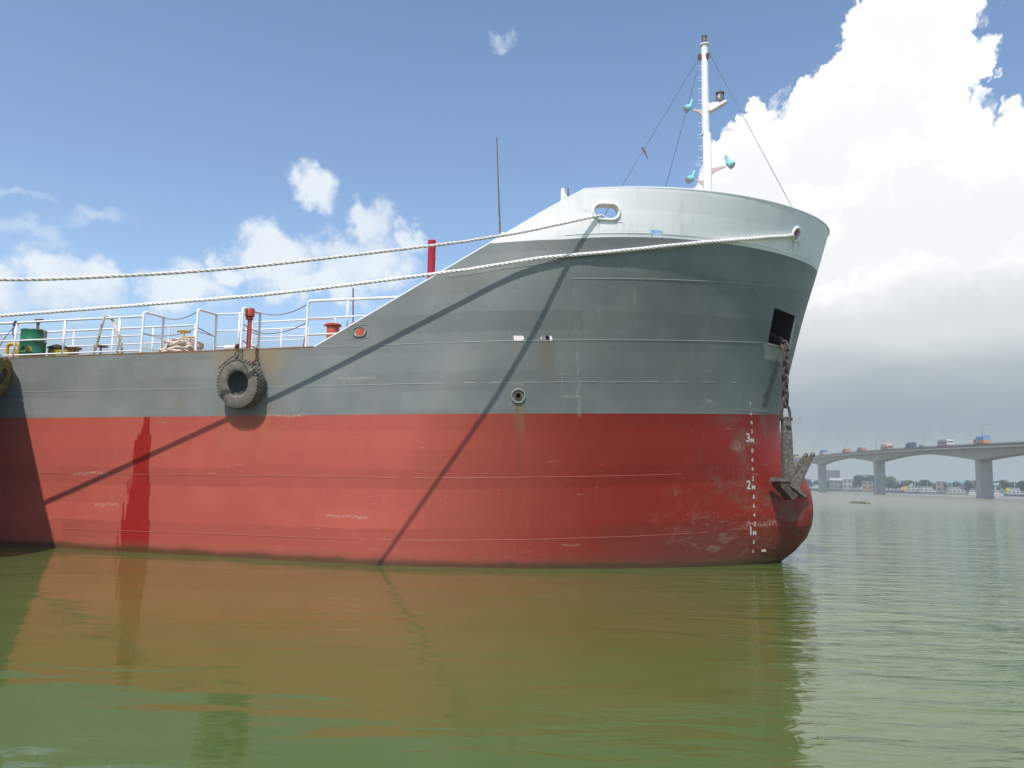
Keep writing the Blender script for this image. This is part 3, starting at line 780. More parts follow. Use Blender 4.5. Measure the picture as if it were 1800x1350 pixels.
# ---- deck fittings
def valve(s, t, z, wr, mb, mw, body=.09):
    b1 = MB(); b1.lathe([(0, ZD), (.12, ZD), (.12, ZD+.03), (body*.7, ZD+.05), (body, ZD+.12), (body*.9, ZD+.18), (.03, ZD+.2), (.022, z), (0, z)], (s, t, 0), n=12)
    v = b1.build('valve', mb, ship)
    w = MB(); w.tube([(s+wr*cos(a*pi/9), t+wr*sin(a*pi/9), z) for a in range(18)], .017, 6, closed=True)
    for a in range(3): w.tube([(s+wr*cos(a*pi/3), t+wr*sin(a*pi/3), z), (s-wr*cos(a*pi/3), t-wr*sin(a*pi/3), z)], .010, 5)
    w.build('handwheel', mw, v)
M_brwheel = mat('brown_handwheel', (.20, .13, .08), .6, var=.3)
M_maroon = mat('maroon_valve', (.10, .02, .02), .5)
for a in ((-11.66, 1.2, 4.87, .15), (-10.87, 1.2, 4.89, .15), (-12.3, 1.5, 4.90, .13)): valve(*a, M_maroon, M_brwheel)
valve(-8.62, 1.6, 5.09, .15, M_yellow, M_yellow); valve(-8.88, 1.7, 5.28, .15, M_yellow, M_yellow, .15)
for s, t, z, r in ((-9.34, 1.6, 4.80, .11), (-9.56, 1.6, 4.70, .11)):
    MB().lathe([(0, ZD), (.06, ZD), (.06, z-.06), (r, z-.05), (r*1.02, z+.01), (r*.6, z+.06), (0, z+.07)], (s, t, 0), n=14).build('vent_cap', M_yellow, ship)
bb = MB(); bb.tube(rounded((-13.45, .9, ZD), (-13.45, .9, 4.97), (-13.1, .9, 4.97), (-13.1, .9, ZD), .08), .04, 8)
y_ = bb.build('yellow_pipe', M_yellow, ship)
MB().lathe([(0, ZD), (.13, ZD), (.13, ZD+.2), (.08, ZD+.24), (.08, ZD+.42), (0, ZD+.44)], (-13.25, .95, 0), n=12).build('pipe_flange', M_yellow, y_)
bb = MB(); bb.bbox((-12.15, 1.35, 4.64), (.62, .4, .48), .02); y_ = bb.build('deck_locker', M_mustard, ship)
MB().prism([(-.33, 4.885), (.33, 4.885), (.31, 4.91), (-.02, 4.975), (-.28, 4.92)], -.23, .23, ((1, 0, 0), (0, 0, 1), (0, 1, 0)), (-12.15, 1.35, 0)).build('locker_lid', M_dark, y_)
bb = MB(); bb.lathe([(0, 0), (.068, 0), (.07, .01), (.07, .28), (.068, .29), (0, .29)], (-6.66, .3, 4.555), Matrix.Rotation(pi/2, 3, 'Y'), 14)
y_ = bb.build('roller', mat('roller_white', (.66, .64, .60), .6, var=.2, scale=10), ship)
MB().lathe([(0, 0), (.085, 0), (.09, .02), (.085, .04), (0, .05)], (-6.38, .3, 4.555), Matrix.Rotation(pi/2, 3, 'Y'), 14).build('roller_flange', M_rust, y_)
MB().box((-6.52, .3, 4.44), (.3, .1, .10)).build('roller_bracket', M_rust, y_)
v = MB().lathe([(0, ZD), (.10, ZD), (.10, ZD+.02), (.048, ZD+.03), (.046, 5.22), (0, 5.22)], (-6.12, .35, 0), n=14).build('vent_pipe', M_orange, ship)
MB().lathe([(0, 5.19), (.08, 5.19), (.085, 5.23), (.06, 5.235), (.06, 5.25), (.105, 5.26), (.105, 5.42), (.095, 5.44), (0, 5.445)], (-6.13, .35, 0), n=16).build('vent_head', M_red, v)
for s, hgt in ((-4.69, 5.26), (-4.0, 5.26)):
    b_ = MB().lathe([(0, ZD), (.20, ZD), (.20, ZD+.03), (.145, ZD+.04), (.145, hgt-.06), (.185, hgt-.05), (.19, hgt-.02), (.17, hgt), (0, hgt+.005)], (s, 1.5, 0), n=20).build('mooring_bitt', M_orange, ship)
    MB().box((s-.18, 1.5, hgt-.02), (.12, .05, .03)).build('bitt_lug', M_orange, b_)
b_ = MB().lathe([(0, ZD), (.088, ZD), (.088, 7.07), (.09, 7.075), (.085, 7.085), (0, 7.085)], (-2.31, 1.5, 0), n=18).build('red_post', M_crimson, ship)
for z in (6.9, 6.65, 6.35, 6.1):
    MB().tube([(-2.24, 1.46, z+.03), (-2.19, 1.44, z+.01), (-2.19, 1.44, z-.02), (-2.24, 1.46, z-.01)], .009, 5).build('step_rung', M_crimson, b_)
MB().tube([(-4.42, 2.0, ZD), (-4.45, 2.0, 5.5), (-4.48, 2.0, 6.22)], .016, 6).build('whip_aerial', M_rust, ship)
MB().tube([(-.72, 2.0, ZD), (-.86, 2.0, 7.3), (-.98, 2.0, 9.6)], [.03, .024, .014], 7).build('flag_pole', M_galv, ship)
bb = MB(); bb.tube([(.89, .6, 6.2), (.89, .6, 7.62), (.89, .6, 7.68)], [.045, .045, .03], 9); bb.tube([(.90, .6, 7.6), (1.12, .6, 7.2)], .025, 7)
bb.build('bulwark_post', M_white, ship)
MB().tube([(1.0, .65, 6.9), (.985, .65, 7.70)], .016, 6).build('jack_staff', M_rust, ship)
MB().tube([(2.66+.06*cos(a*pi/8), .85, 7.52+.06*sin(a*pi/8)) for a in range(16)], .022, 7, closed=True).build('lifting_ring', M_rust, ship)
MB().prism([(-.12, -.1), (.13, .06), (.06, .16), (-.02, .19), (-.09, .14)], -.015, .015, ((1, 0, 0), (0, 0, 1), (0, 1, 0)), (-.22, .12, 6.50)).build('pad_eye', M_white, ship)
wh_ = MB().bbox((.15, 2.5, 5.1), (2.3, 1.5, 1.44), .03).build('winch_house', M_white, ship)
for k in range(7): MB().box((-.85+.33*k, 1.74, 5.1), (.03, .03, 1.3)).build('stiffener', M_white, wh_)
MB().prism([(-.10, 4.40), (.10, 4.40), (.035, 4.88), (-.035, 4.88)], .95, 1.12, ((1, 0, 0), (0, 0, 1), (0, 1, 0)), (.455, 0, 0)).build('black_bitt', M_black, ship)

# ---- foremast
MX, MY = 3.67, 5.2
mz = lambda z: MX-.009*(z-6.4)
mast = MB(); mast.lathe([(.0, 6.36), (.2, 6.36), (.2, 6.39), (.108, 6.42), (.106, 10.6), (.100, 10.61)], (MX-.02, MY, 0), n=20)
mast.lathe([(.100, 10.58), (.100, 10.62), (.086, 13.01), (.12, 13.015), (.12, 13.045), (.0, 13.05)], (MX-.045, MY, 0), n=20)
mast = mast.build('mast', M_white, ship)
for k in range(13):
    z = 8.7+.31*k; x0 = MX-.14
    MB().tube([(x0+.03, MY, z+.05), (x0-.09, MY-.04, z+.02), (x0-.09, MY+.04, z-.02), (x0+.03, MY, z-.05)], .008, 5).build('rung', M_rail, mast)
for dx in (-.12, .075):
    MB().prism([(.05*cos(a*pi/6), .085*sin(a*pi/6)) for a in range(12)], -.02, .02, ((1, 0, 0), (0, 0, 1), (0, 1, 0)), (MX-.045+dx*1.02, MY-.06, 12.68)).build('stay_eye', M_rust, mast)
MB().lathe([(.0, 13.05), (.05, 13.05), (.045, 13.11), (.065, 13.12), (.065, 13.24), (.08, 13.25), (.05, 13.31), (.015, 13.34), (.0, 13.40)], (MX-.045, MY, 0), n=12).build('masthead_light', M_lamp, mast)
MB().prism([(.06, 11.18), (.06, 11.36), (.50, 11.40), (.50, 11.36), (.12, 11.16)], -.09, .09, ((1, 0, 0), (0, 0, 1), (0, 1, 0)), (MX-.02, MY-.05, 0)).build('light_bracket', M_white, mast)
L_ = MB().lathe([(.0, 11.39), (.12, 11.39), (.12, 11.45), (.085, 11.46), (.085, 11.48)], (3.99, MY-.05, 0), n=14)
L_.lathe([(.10, 11.62), (.115, 11.63), (.10, 11.66), (.03, 11.70), (.02, 11.74), (0, 11.745)], (3.99, MY-.05, 0), n=14)
for a in range(4): L_.tube([(3.99+.085*cos(a*pi/2+.4), MY-.05+.085*sin(a*pi/2+.4), 11.46), (3.99+.085*cos(a*pi/2+.4), MY-.05+.085*sin(a*pi/2+.4), 11.64)], .022, 5)
L_.cur = 1; L_.lathe([(.07, 11.46), (.075, 11.54), (.07, 11.63)], (3.99, MY-.05, 0), n=14)
L_.build('navigation_light', [M_lamp, M_glass], mast)
M_brack = mat('bracket_pinkish', (.55, .45, .42), .55, var=.15)
def arm(s1, z1, sgn, name='lamp_bracket'):
    s0 = MX-.03+sgn*.09
    MB().prism([(s0, z1-.22), (s0, z1), (s1, z1+.03), (s1, z1), (s0+(s1-s0)*.45, z1-.06), (s0+(s1-s0)*.15, z1-.13)], -.02, .02, ((1, 0, 0), (0, 0, 1), (0, 1, 0)), (0, MY-.03, 0)).build(name, M_brack, mast)
arm(3.30, 11.26, -1); arm(4.10, 9.66, 1); arm(3.36, 9.36, -1)
def flood(s, z, d):
    d = Vector(d).normalized(); q = d.to_track_quat('Z', 'Y').to_matrix(); c = Vector((s, MY-.06, z))
    b1 = MB(); b1.lathe([(.0, -.11), (.045, -.105), (.075, -.07), (.088, 0), (.10, .06), (.102, .075), (.088, .08)], c, q, 16)
    tail = (Vector((0, 0, 1))-d*.55).normalized()
    b1.tube([c-d*.06, c-d*.06+tail*.22], .042, 8)
    b1.cur = 1; b1.lathe([(.088, .078), (.08, .095), (.0, .11)], c, q, 16)
    b1.build('floodlight', [M_teal, M_glass], mast)
flood(3.19, 11.33, (-.75, -.35, -.5)); flood(4.21, 9.72, (.7, -.3, -.62)); flood(3.22, 9.42, (-.75, -.45, -.42))
for a, b_ in (((3.50, 5.16, 12.7), (1.52, .91, 6.87)), ((3.52, 5.25, 12.68), (1.33, 9.0, 7.2)), ((3.74, 5.2, 12.80), (6.05, 5.2, 7.6))):
    MB().tube([a, b_], .0068, 6).build('stay_wire', M_wire, ship)
MB().tube([(2.28, 2.60, 9.28), (2.33, 2.60, 9.2), (2.42, 2.60, 8.98)], [.02, .03, .008], 5).build('stay_tag', M_brwheel, ship)

# ------------------------------------------------------------------ mooring ropes (three-strand)
def cr(pts, n=24):
    pts = [Vector(p) for p in pts]; out = []
    for i in range(len(pts)-1):
        p0 = pts[max(i-1, 0)]; p1 = pts[i]; p2 = pts[i+1]; p3 = pts[min(i+2, len(pts)-1)]
        for k in range(n):
            u = k/n
            out.append(.5*((2*p1)+(p2-p0)*u+(2*p0-5*p1+4*p2-p3)*u*u+(3*p1-p0-3*p2+p3)*u**3))
    out.append(pts[-1]); return out
def resample(pts, ds):
    out = [pts[0]]; acc = 0
    for a, b_ in zip(pts, pts[1:]):
        L = (b_-a).length
        while acc+L >= ds:
            a = a+(b_-a)*((ds-acc)/L); out.append(a); L = (b_-a).length; acc = 0
        acc += L
    return out
def strand_rope(mb, path, R, pitch=.33, ds=.03, sides=6, strands=3):
    path = resample(cr(path), ds); n = len(path)
    for k in range(strands):
        line = []; up = Vector((0, 0, 1))
        for i, p in enumerate(path):
            d = (path[min(i+1, n-1)]-path[max(i-1, 0)]).normalized()
            u_ = (up-d*up.dot(d)); u_ = u_.normalized() if u_.length > 1e-4 else d.orthogonal().normalized()
            w_ = d.cross(u_); a = 2*pi*(i*ds/pitch+k/strands)
            line.append(p+(u_*cos(a)+w_*sin(a))*R*.5)
        mb.tube(line, R*.56, sides)
    return mb
rope1 = strand_rope(MB(), [(2.3, 1.2, 6.60), (2.0, .60, 6.79), (1.78, .21, 6.89), (1.64, .135, 6.875), (1.042, -.291, 6.63), (.359, -.809, 6.344), (-.295, -1.305, 6.111), (-.641, -1.568, 5.989), (-2.56, -3.023, 5.395), (-3.644, -3.845, 5.08), (-4.763, -4.693, 4.81), (-6.204, -5.785, 4.54), (-8.3, -7.37, 4.36), (-10.6, -9.1, 4.3)], .027, .27, .026)
tag(rope1.build('mooring_rope', M_rope, frame=SHIP), 'upper twisted mooring rope running aft from the oval fairlead in the white bulwark', 'rope', 'mooring ropes of the tanker')
rope2 = strand_rope(MB(), [(5.2, 4.4, 6.95), (5.48, 3.65, 7.14)]+[tuple(hull_pt(a, b, .042)) for a, b in ((5.46, 7.135), (5.2, 7.045), (4.83, 6.92), (4.36, 6.77), (3.75, 6.61), (3.03, 6.44), (2.36, 6.30), (1.73, 6.195), (1.05, 6.115))]+[(.55, -.05, 6.05), (-.627, -.264, 5.87), (-1.069, -.353, 5.807), (-4.213, -.983, 5.413), (-6.261, -1.394, 5.227), (-10.251, -2.194, 4.923), (-12.0, -2.54, 4.82)], .035, .29, .028)
tag(rope2.build('mooring_rope', M_ropew, frame=SHIP), 'lower white mooring rope running aft from the round chock at the stem', 'rope', 'mooring ropes of the tanker')

# ------------------------------------------------------------------ tyre fender
def tyre(th, R, W, bore, mats, lugs=44):
    """axis along local y (outboard = -y), back face at y=0"""
    prof = [(bore, -W*.22), (bore*1.02, -W*.05), (bore*1.2, 0), (R*.80, .0), (R*.95, -W*.05), (R*.985, -W*.14), (R, -W*.3), (R, -W*.7), (R*.985, -W*.86), (R*.95, -W*.95), (R*.82, -W*1.0), (bore*1.28, -W*1.0), (bore*1.10, -W*.97), (bore*1.02, -W*.9), (bore, -W*.78), (bore*.99, -W*.74), (R*.86, -W*.62), (R*.9, -W*.5), (R*.86, -W*.4), (bore*.99, -W*.26)]
    Q = Matrix.Rotation(-pi/2, 3, 'X')
    b1 = MB(); b1.lathe([(r, h) for r, h in prof], (0, 0, 0), Q, 48, closed=True)
    b1.build('tyre_casing', mats[0], th)
    b2 = MB()
    for k in range(lugs):
        a = 2*pi*k/lugs
        for j, yy in enumerate((-W*.10, -W*.36, -W*.64, -W*.90)):
            aa = a+(.5 if j % 2 else 0)*2*pi/lugs
            rr = R*(.992 if j in (0, 3) else 1.005)
            Mx = Matrix.Rotation(-aa, 3, 'Y')
            b2.box(Mx @ Vector((rr, yy, 0)), (.026, W*.21, 2*pi*R/lugs*.62), Mx)
    t_ = b2.build('tread', mats[0], th); t_['kind'] = 'stuff'
    b3 = MB(); b3.lathe([(bore*.985, -W*.77), (bore*1.0, -W*.82), (bore*1.04, -W*.86)], (0, 0, 0), Q, 40); b3.lathe([(R*.84, -W*.42), (R*.6, -W*.2), (.0, -W*.18)], (0, 0, 0), Q, 32)
    b3.build('tyre_lining', mats[1], th)
fen = thing('tyre_fender', 'worn black truck tyre hung on the grey hull below the railing', 'tyre', (-5.87, -.07, 3.70), frame=SHIP)
fen.matrix_world = SHIP @ Matrix.Translation((-5.87, -.055, 3.70)) @ Matrix.Rotation(radians(-3), 4, 'Z') @ Matrix.Rotation(radians(5), 4, 'X')
tyre(fen, .505, .285, .255, (M_rubber, M_rubin))
def link(mb, c, q, Lh, Wd, r, stud=False, n=5, sides=7):
    pts = []
    e = Lh/2-Wd/2; rr = Wd/2
    for k in range(n+1): a = -pi/2+pi*k/n; pts.append(Vector((rr*sin(a), 0, e+rr*cos(a))))
    for k in range(n+1): a = pi/2+pi*k/n; pts.append(Vector((rr*sin(a), 0, -e+rr*cos(a))))
    mb.tube([q @ p+Vector(c) for p in pts], r, sides, closed=True)
    if stud: mb.tube([q @ Vector((-rr, 0, 0))+Vector(c), q @ Vector((rr, 0, 0))+Vector(c)], r*.8, 6)
    return mb
def chain_path(pts, pitch):
    return resample(cr(pts, 30), pitch)
def make_chain(th, pts, pitch, Lh, Wd, r, m, stud=False):
    P_ = chain_path(pts, pitch)
    for i in range(len(P_)-1):
        d = (P_[i+1]-P_[i]).normalized(); c = (P_[i]+P_[i+1])/2
        q = d.to_track_quat('Z', 'Y').to_matrix() @ Matrix.Rotation(radians(40)+(pi/2 if i % 2 else 0), 3, 'Z')
        link(MB(), c, q, Lh, Wd, r, stud).build('link', m, th)
ch = thing('fender_chain', 'rusty chain holding the right side of the tyre fender', 'chain', frame=SHIP)
make_chain(ch, [(-5.66, -.02, 4.47), (-5.63, -.08, 4.35), (-5.56, -.16, 4.2), (-5.55, -.33, 4.09), (-5.56, -.36, 3.95)], .052, .075, .045, .011, M_rust)
fr = MB()
fr.tube(cr([(-6.12, .1, 4.49), (-6.12, -.03, 4.46), (-6.15, -.12, 4.30), (-6.2, -.25, 4.19), (-6.33, -.36, 4.0)]), .015, 7)
fr.tube(cr([(-6.0, .1, 4.49), (-6.02, -.03, 4.45), (-6.03, -.14, 4.28), (-6.0, -.3, 4.2), (-5.75, -.38, 4.13), (-5.62, -.36, 3.9), (-5.72, -.2, 3.8)]), .016, 7)
fr.tube(cr([(-6.14, -.1, 4.33), (-6.05, -.13, 4.28), (-6.03, -.16, 4.22)]), .02, 6)
tag(fr.build('fender_lashing', M_dark, frame=SHIP), 'dark rope lashing tying the tyre fender to the deck edge', 'rope')

# ------------------------------------------------------------------ anchor and cable
an = thing('ship_anchor', 'mud-caked stockless anchor hanging below the hawse pocket', 'anchor', (5.29, 3.9, 1.69), radians(24), frame=SHIP)
bb = MB()
bb.prism([(-.125, 0), (.125, 0), (.105, 1.15), (.085, 1.48), (-.085, 1.48), (-.105, 1.15)], -.07, .07, ((1, 0, 0), (0, 0, 1), (0, 1, 0)))
bb.prism([(-.10, .1), (.10, .1), (.085, 1.1), (-.085, 1.1)], -.095, .095, ((1, 0, 0), (0, 0, 1), (0, 1, 0)))
bb.build('shank', M_anchor, an)
FA = radians(33); D_ = Vector((sin(FA), 0, cos(FA))); E_ = Vector((cos(FA), 0, -sin(FA))); T_ = Vector((0, 1, 0))
bb = MB()
bb.prism([(-.30, -.04), (-.24, -.13), (.16, -.24), (.26, -.02), (.20, .06), (-.22, .08)], -.19, .19, (E_, D_, T_)); bb.build('crown', M_dark, an)
bb = MB(); bb.prism([(-.06, .06), (.36, .02), (.37, -.04), (-.04, -.02)], -.235, .235, (E_, D_, T_), (0, 0, .0)); bb.prism([(-.36, .0), (-.14, .12), (-.11, .05), (-.34, -.09)], -.21, .21, (E_, D_, T_)); bb.build('tripping_palm', M_anchor, an)
for t in (-.145, .145):
    bb = MB()
    w0, w1 = .11, .028
    ring = []
    for d, w, th in ((.02, .11, .07), (.25, .085, .06), (.5, .062, .05), (.80, .045, .04), (.88, .028, .025)):
        ring.append([E_*(.06+sx*w)+D_*d+T_*(t+sy*th) for sx, sy in ((-1, -1), (1, -1), (1, 1), (-1, 1))])
    vs = [p for r in ring for p in r]; fs = []
    for i in range(len(ring)-1):
        for k in range(4): fs.append((i*4+k, i*4+(k+1) % 4, i*4+4+(k+1) % 4, i*4+4+k))
    fs += [(3, 2, 1, 0), tuple(len(vs)-4+k for k in range(4))]
    bb.add(vs, fs)
    bb.lathe([(0, -.05), (.045, -.03), (.05, .01), (.03, .05), (0, .055)], E_*.06+D_*.88+T_*t, D_.to_track_quat('Z', 'Y').to_matrix(), 10)
    bb.build('fluke', M_anchor, an)
bb = MB(); bb.tube(cr([(-.09, 0, 1.50), (-.095, 0, 1.60), (-.07, 0, 1.74), (0, 0, 1.81), (.07, 0, 1.74), (.095, 0, 1.60), (.09, 0, 1.50)], 6), .032, 8)
bb.tube([(-.14, 0, 1.50), (.14, 0, 1.50)], .045, 8); bb.build('shackle', M_dark, an)
bb = MB(); bb.tube([(0, -.12, 1.36), (0, .12, 1.36)], .05, 10); bb.build('shackle_pin', M_anchor, an)
ch = thing('anchor_chain', 'heavy dark studded anchor chain draped out of the hawse pocket', 'chain', frame=SHIP)
make_chain(ch, [(5.00, 4.5, 5.22), (5.13, 4.25, 5.07), (5.26, 4.02, 4.97), (5.325, 3.92, 4.82), (5.325, 3.9, 4.6), (5.30, 3.9, 4.2), (5.29, 3.9, 3.36)], .165, .235, .135, .027, M_dark, True)

# ------------------------------------------------------------------ loose things on deck
dr = thing('oil_drum', 'green steel oil drum with a yellow mark behind the railing', 'drum', (-12.50, .75, 4.385), frame=SHIP)
bb = MB(); bb.lathe([(0, .0), (.285, .0), (.29, .012), (.285, .03), (.285, .27), (.295, .285), (.295, .30), (.285, .315), (.285, .56), (.295, .575), (.295, .59), (.285, .605), (.285, .85), (.292, .868), (.285, .88), (.27, .87), (.265, .855), (0, .855)], n=32); bb.build('drum_body', M_green, dr)
bb = MB(); a0 = radians(-62)
g = [(0, 0)]+[(.09*cos(k*pi/8), .09*sin(k*pi/8)) for k in range(16)]
bb.add([(.289*cos(a0+p[0]/.289), .289*sin(a0+p[0]/.289), .36+p[1]) for p in g], [(0, 1+k, 1+(k+1) % 16) for k in range(16)]); bb.build('emblem', M_mustard, dr)
hp = thing('hand_pump', 'brown rotary hand pump standing on the green drum', 'pump', (-12.40, .75, 5.255), frame=SHIP)
bb = MB(); bb.lathe([(0, 0), (.05, 0), (.04, .05), (.03, .12), (.05, .2), (.085, .24), (.085, .27), (0, .28)], n=12); bb.box((0.03, 0, .275), (.2, .09, .025)); bb.build('pump_body', M_brwheel, hp)
bb = MB(); bb.box((-.18, 0, .03), (.42, .10, .03), Matrix.Rotation(.05, 3, 'Y')); bb.tube(cr([(.0, 0, .02), (.18, -.02, .01), (.27, -.04, -.05), (.31, -.05, -.25), (.36, -.05, -.33)]), .018, 6); bb.build('pump_spout', M_brwheel, hp)
bb = MB(); random.seed(5)
for k in range(9): bb.tube(cr([(-12.40+random.uniform(-.05, .05), .12+random.uniform(-.04, .04), 5.31+random.uniform(-.06, .06)) for _ in range(5)], 5), .012, 5)
bb.tube(cr([(-12.40, .10, 5.28), (-12.42, .08, 5.1), (-12.38, .12, 4.95)]), .016, 5); bb.tube(cr([(-12.44, .10, 5.2), (-12.7, .12, 4.95), (-13.0, .2, 4.6)]), .008, 4)
tag(bb.build('blue_lashing', M_bluerope, frame=SHIP), 'frayed blue cord knotted round the railing post beside the drum', 'cord')
rr_ = strand_rope(MB(), [(-10.2, .3, 4.42), (-10.08, .16, 4.5), (-9.93, .10, 4.85), (-9.84, .09, 5.2), (-9.78, .12, 5.375), (-9.68, .18, 5.33), (-9.5, .12, 5.12), (-9.38, .07, 4.98), (-9.29, .07, 4.85), (-9.26, .09, 4.65), (-9.30, .2, 4.42)], .032, .2, .025)
tag(rr_.build('draped_rope', M_ropeb, frame=SHIP), 'brown and white rope end looped over the top rail', 'rope')
random.seed(11)
hpb = MB(); lines = []
for k in range(17):
    cx, cy = random.uniform(-.18, .18), random.uniform(-.1, .1); rx = random.uniform(.30, .60); ry = random.uniform(.22, .42); zz = .03+.022*k*(1-.35*abs(cx)/.2); tl = random.uniform(-.10, .10); a0 = random.uniform(0, 6.28)
    lines.append([(-8.15+cx+rx*(1-.018*k)*cos(a0+a*2*pi/16)*(1+random.uniform(-.06, .06)), .80+cy+ry*sin(a0+a*2*pi/16), 4.41+zz+tl*cos(a*2*pi/16)+random.uniform(0, .035)) for a in range(16)])
for l in lines: hpb.tube(cr(l+[l[0]], 4), .027, 6)
hpb.tube(cr([(-8.8, .6, 4.46), (-8.95, .5, 4.44), (-9.1, .6, 4.43)]), .027, 6); hpb.tube(cr([(-7.6, .7, 4.55), (-7.45, .55, 4.5), (-7.3, .5, 4.44)]), .027, 6)
tag(hpb.build('coiled_rope', M_ropeb, frame=SHIP), 'tangled heap of brown and white rope piled on the deck edge', 'rope')

# ------------------------------------------------------------------ neighbouring vessel lying alongside (its bow shades the hull)
nv = thing('moored_vessel', 'dark hull of a vessel lying alongside at the left edge', 'ship', frame=SHIP)
TOPC = [(-30, -.45), (-18, -.45), (-14.8, -.45), (-13.4, -.6), (-12.6, -.85), (-12.18, -1.23), (-11.88, -1.74), (-11.53, -2.4), (-11.18, -3.04), (-10.8, -3.67), (-10.45, -4.3), (-10.15, -4.9), (-10.0, -5.4), (-9.95, -5.9)]
lev = [(6.0, 0, 1.0), (5.0, -.35, .985), (3.8, -.9, .955), (2.4, -1.5, .93), (1.0, -1.9, .91), (-.4, -2.1, .90)]
vs = []; nC = 2*len(TOPC)-1
for z, ds, k in lev:
    half = []
    for s, t in TOPC:
        u = max(0, min(1, (s+14.5)/5.35)); half.append((s+ds*u, -5.9+(t+5.9)*k, z))
    vs += half+[(p[0], -11.8-p[1], p[2]) for p in reversed(half[:-1])]
fs = []
for i in range(len(lev)-1):
    for k in range(nC-1): fs.append((i*nC+k, i*nC+k+1, (i+1)*nC+k+1, (i+1)*nC+k))
fs.append(tuple((i*nC) for i in range(len(lev)))+tuple((i*nC+nC-1) for i in reversed(range(len(lev)))))
M_nb = mat('neighbour_hull', (.04, .045, .055), .5, var=.2, scale=1.5)
MB().add(vs, fs, True).build('hull', M_nb, nv)
dkp = [(s-.05, min(t-.08, -.53), 5.05) for s, t in TOPC]; dkp = dkp+[(p[0], -11.8-p[1], p[2]) for p in reversed(dkp)]
MB().add(dkp, [tuple(range(len(dkp)))]).build('deck', M_deck, nv)
wh = MB(); wh.bbox((-22, -5.9, 7.2), (6, 7, 4.3), .1); wh = wh.build('wheelhouse', M_white, nv)
for k in range(4): MB().box((-18.985, -8.2+1.5*k, 8.0), (.04, .9, .8)).build('window', M_black, wh)
f2 = thing('tyre_fender', 'yellow-painted tyre fender wedged between the two hulls at left edge', 'tyre', frame=SHIP)
f2.matrix_world = SHIP @ Matrix.Translation((-11.99, -.42, 3.93)) @ Matrix.Rotation(radians(-62), 4, 'Z') @ Matrix.Rotation(radians(-8), 4, 'X')
tyre(f2, .42, .34, .2, (M_fender2, M_rubin), 30)

# ------------------------------------------------------------------ bridge
def bz(D):
    x = (min(D, 540)-252)/104; return 15.9+2.85*x-.5*x*x
BD = Vector((15.0, 104.0, 0)).normalized(); BN = Vector((BD.y, -BD.x, 0))
def bp_(D, off=0.0, z=0.0):
    q = Vector((149.3, 252, 0))+BD*((D-252)/BD.y)+BN*off; q.z = z; return q
br = thing('road_bridge', 'long concrete girder bridge with haunched spans over the river', 'bridge', (149.3, 252, 0))
inv = br.matrix_world.inverted()
PIER = [44, 148, 252, 356, 460, 564, 668]
def hd(D):                                      # girder depth: deep at piers
    k = (D-44) % 104/104; return 1.5+2.6*(abs(2*k-1))**1.7
for i in range(len(PIER)-1):
    vs = []; n = 26
    for j in range(n+1):
        D = PIER[i]+104*j/n+(.02 if j == 0 else 0)-(.02 if j == n else 0); z = bz(D); h = hd(min(max(D, PIER[i]+.05), PIER[i+1]-.05))
        for off, zz in ((-5.6, z), (-5.6, z-.35), (-2.7, z-.75), (-2.3, z-h), (2.3, z-h), (2.7, z-.75), (5.6, z-.35), (5.6, z)):
            vs.append(inv @ bp_(D, off, zz))
    fs = [(j*8+k, j*8+(k+1) % 8, j*8+8+(k+1) % 8, j*8+8+k) for j in range(n) for k in range(8)]+[tuple(range(7, -1, -1)), tuple(n*8+k for k in range(8))]
    MB().add(vs, fs).build('girder_span', M_concrete, br)
    for off in (-5.45, 5.45):
        vs = []
        for j in range(n+1):
            D = PIER[i]+104*j/n; z = bz(D)
            for o2, zz in ((-.16, z+.004), (.16, z+.004), (.16, z+.75), (-.16, z+.75)): vs.append(inv @ bp_(D, off+o2, zz))
        fs = [(j*4+k, j*4+(k+1) % 4, j*4+4+(k+1) % 4, j*4+4+k) for j in range(n) for k in range(4)]
        pa = MB().add(vs, fs).build('parapet', M_darkconc, br)
        MB().tube([inv @ bp_(PIER[i]+104*j/n, off, bz(PIER[i]+104*j/n)+1.05) for j in range(n+1)], .05, 5).build('handrail', M_galv, pa)
        bbp = MB()
        for j in range(40):
            D = PIER[i]+104*(j+.5)/40; bbp.tube([inv @ bp_(D, off, bz(D)+.74), inv @ bp_(D, off, bz(D)+1.05)], .05, 4)
        bbp.build('handrail_posts', M_galv, pa)['kind'] = 'stuff'
for D in PIER[1:]:
    c = bp_(D, 0, 0); zt = bz(D)-4.08
    bb = MB(); R3 = Matrix((BD, BN, Vector((0, 0, 1)))).transposed()
    pr = [(-1.4, -1.8), (-1.1, -2.1), (1.1, -2.1), (1.4, -1.8), (1.4, 1.8), (1.1, 2.1), (-1.1, 2.1), (-1.4, 1.8)]
    bb.prism(pr, -2, zt, (BD, BN, (0, 0, 1)), inv @ c); p_ = bb.build('pier', M_concrete, br)
    bb = MB(); bb.prism([(x*1.12, y*1.08) for x, y in pr], -2.2, .5, (BD, BN, (0, 0, 1)), inv @ c); bb.build('pile_cap', M_concrete, p_)

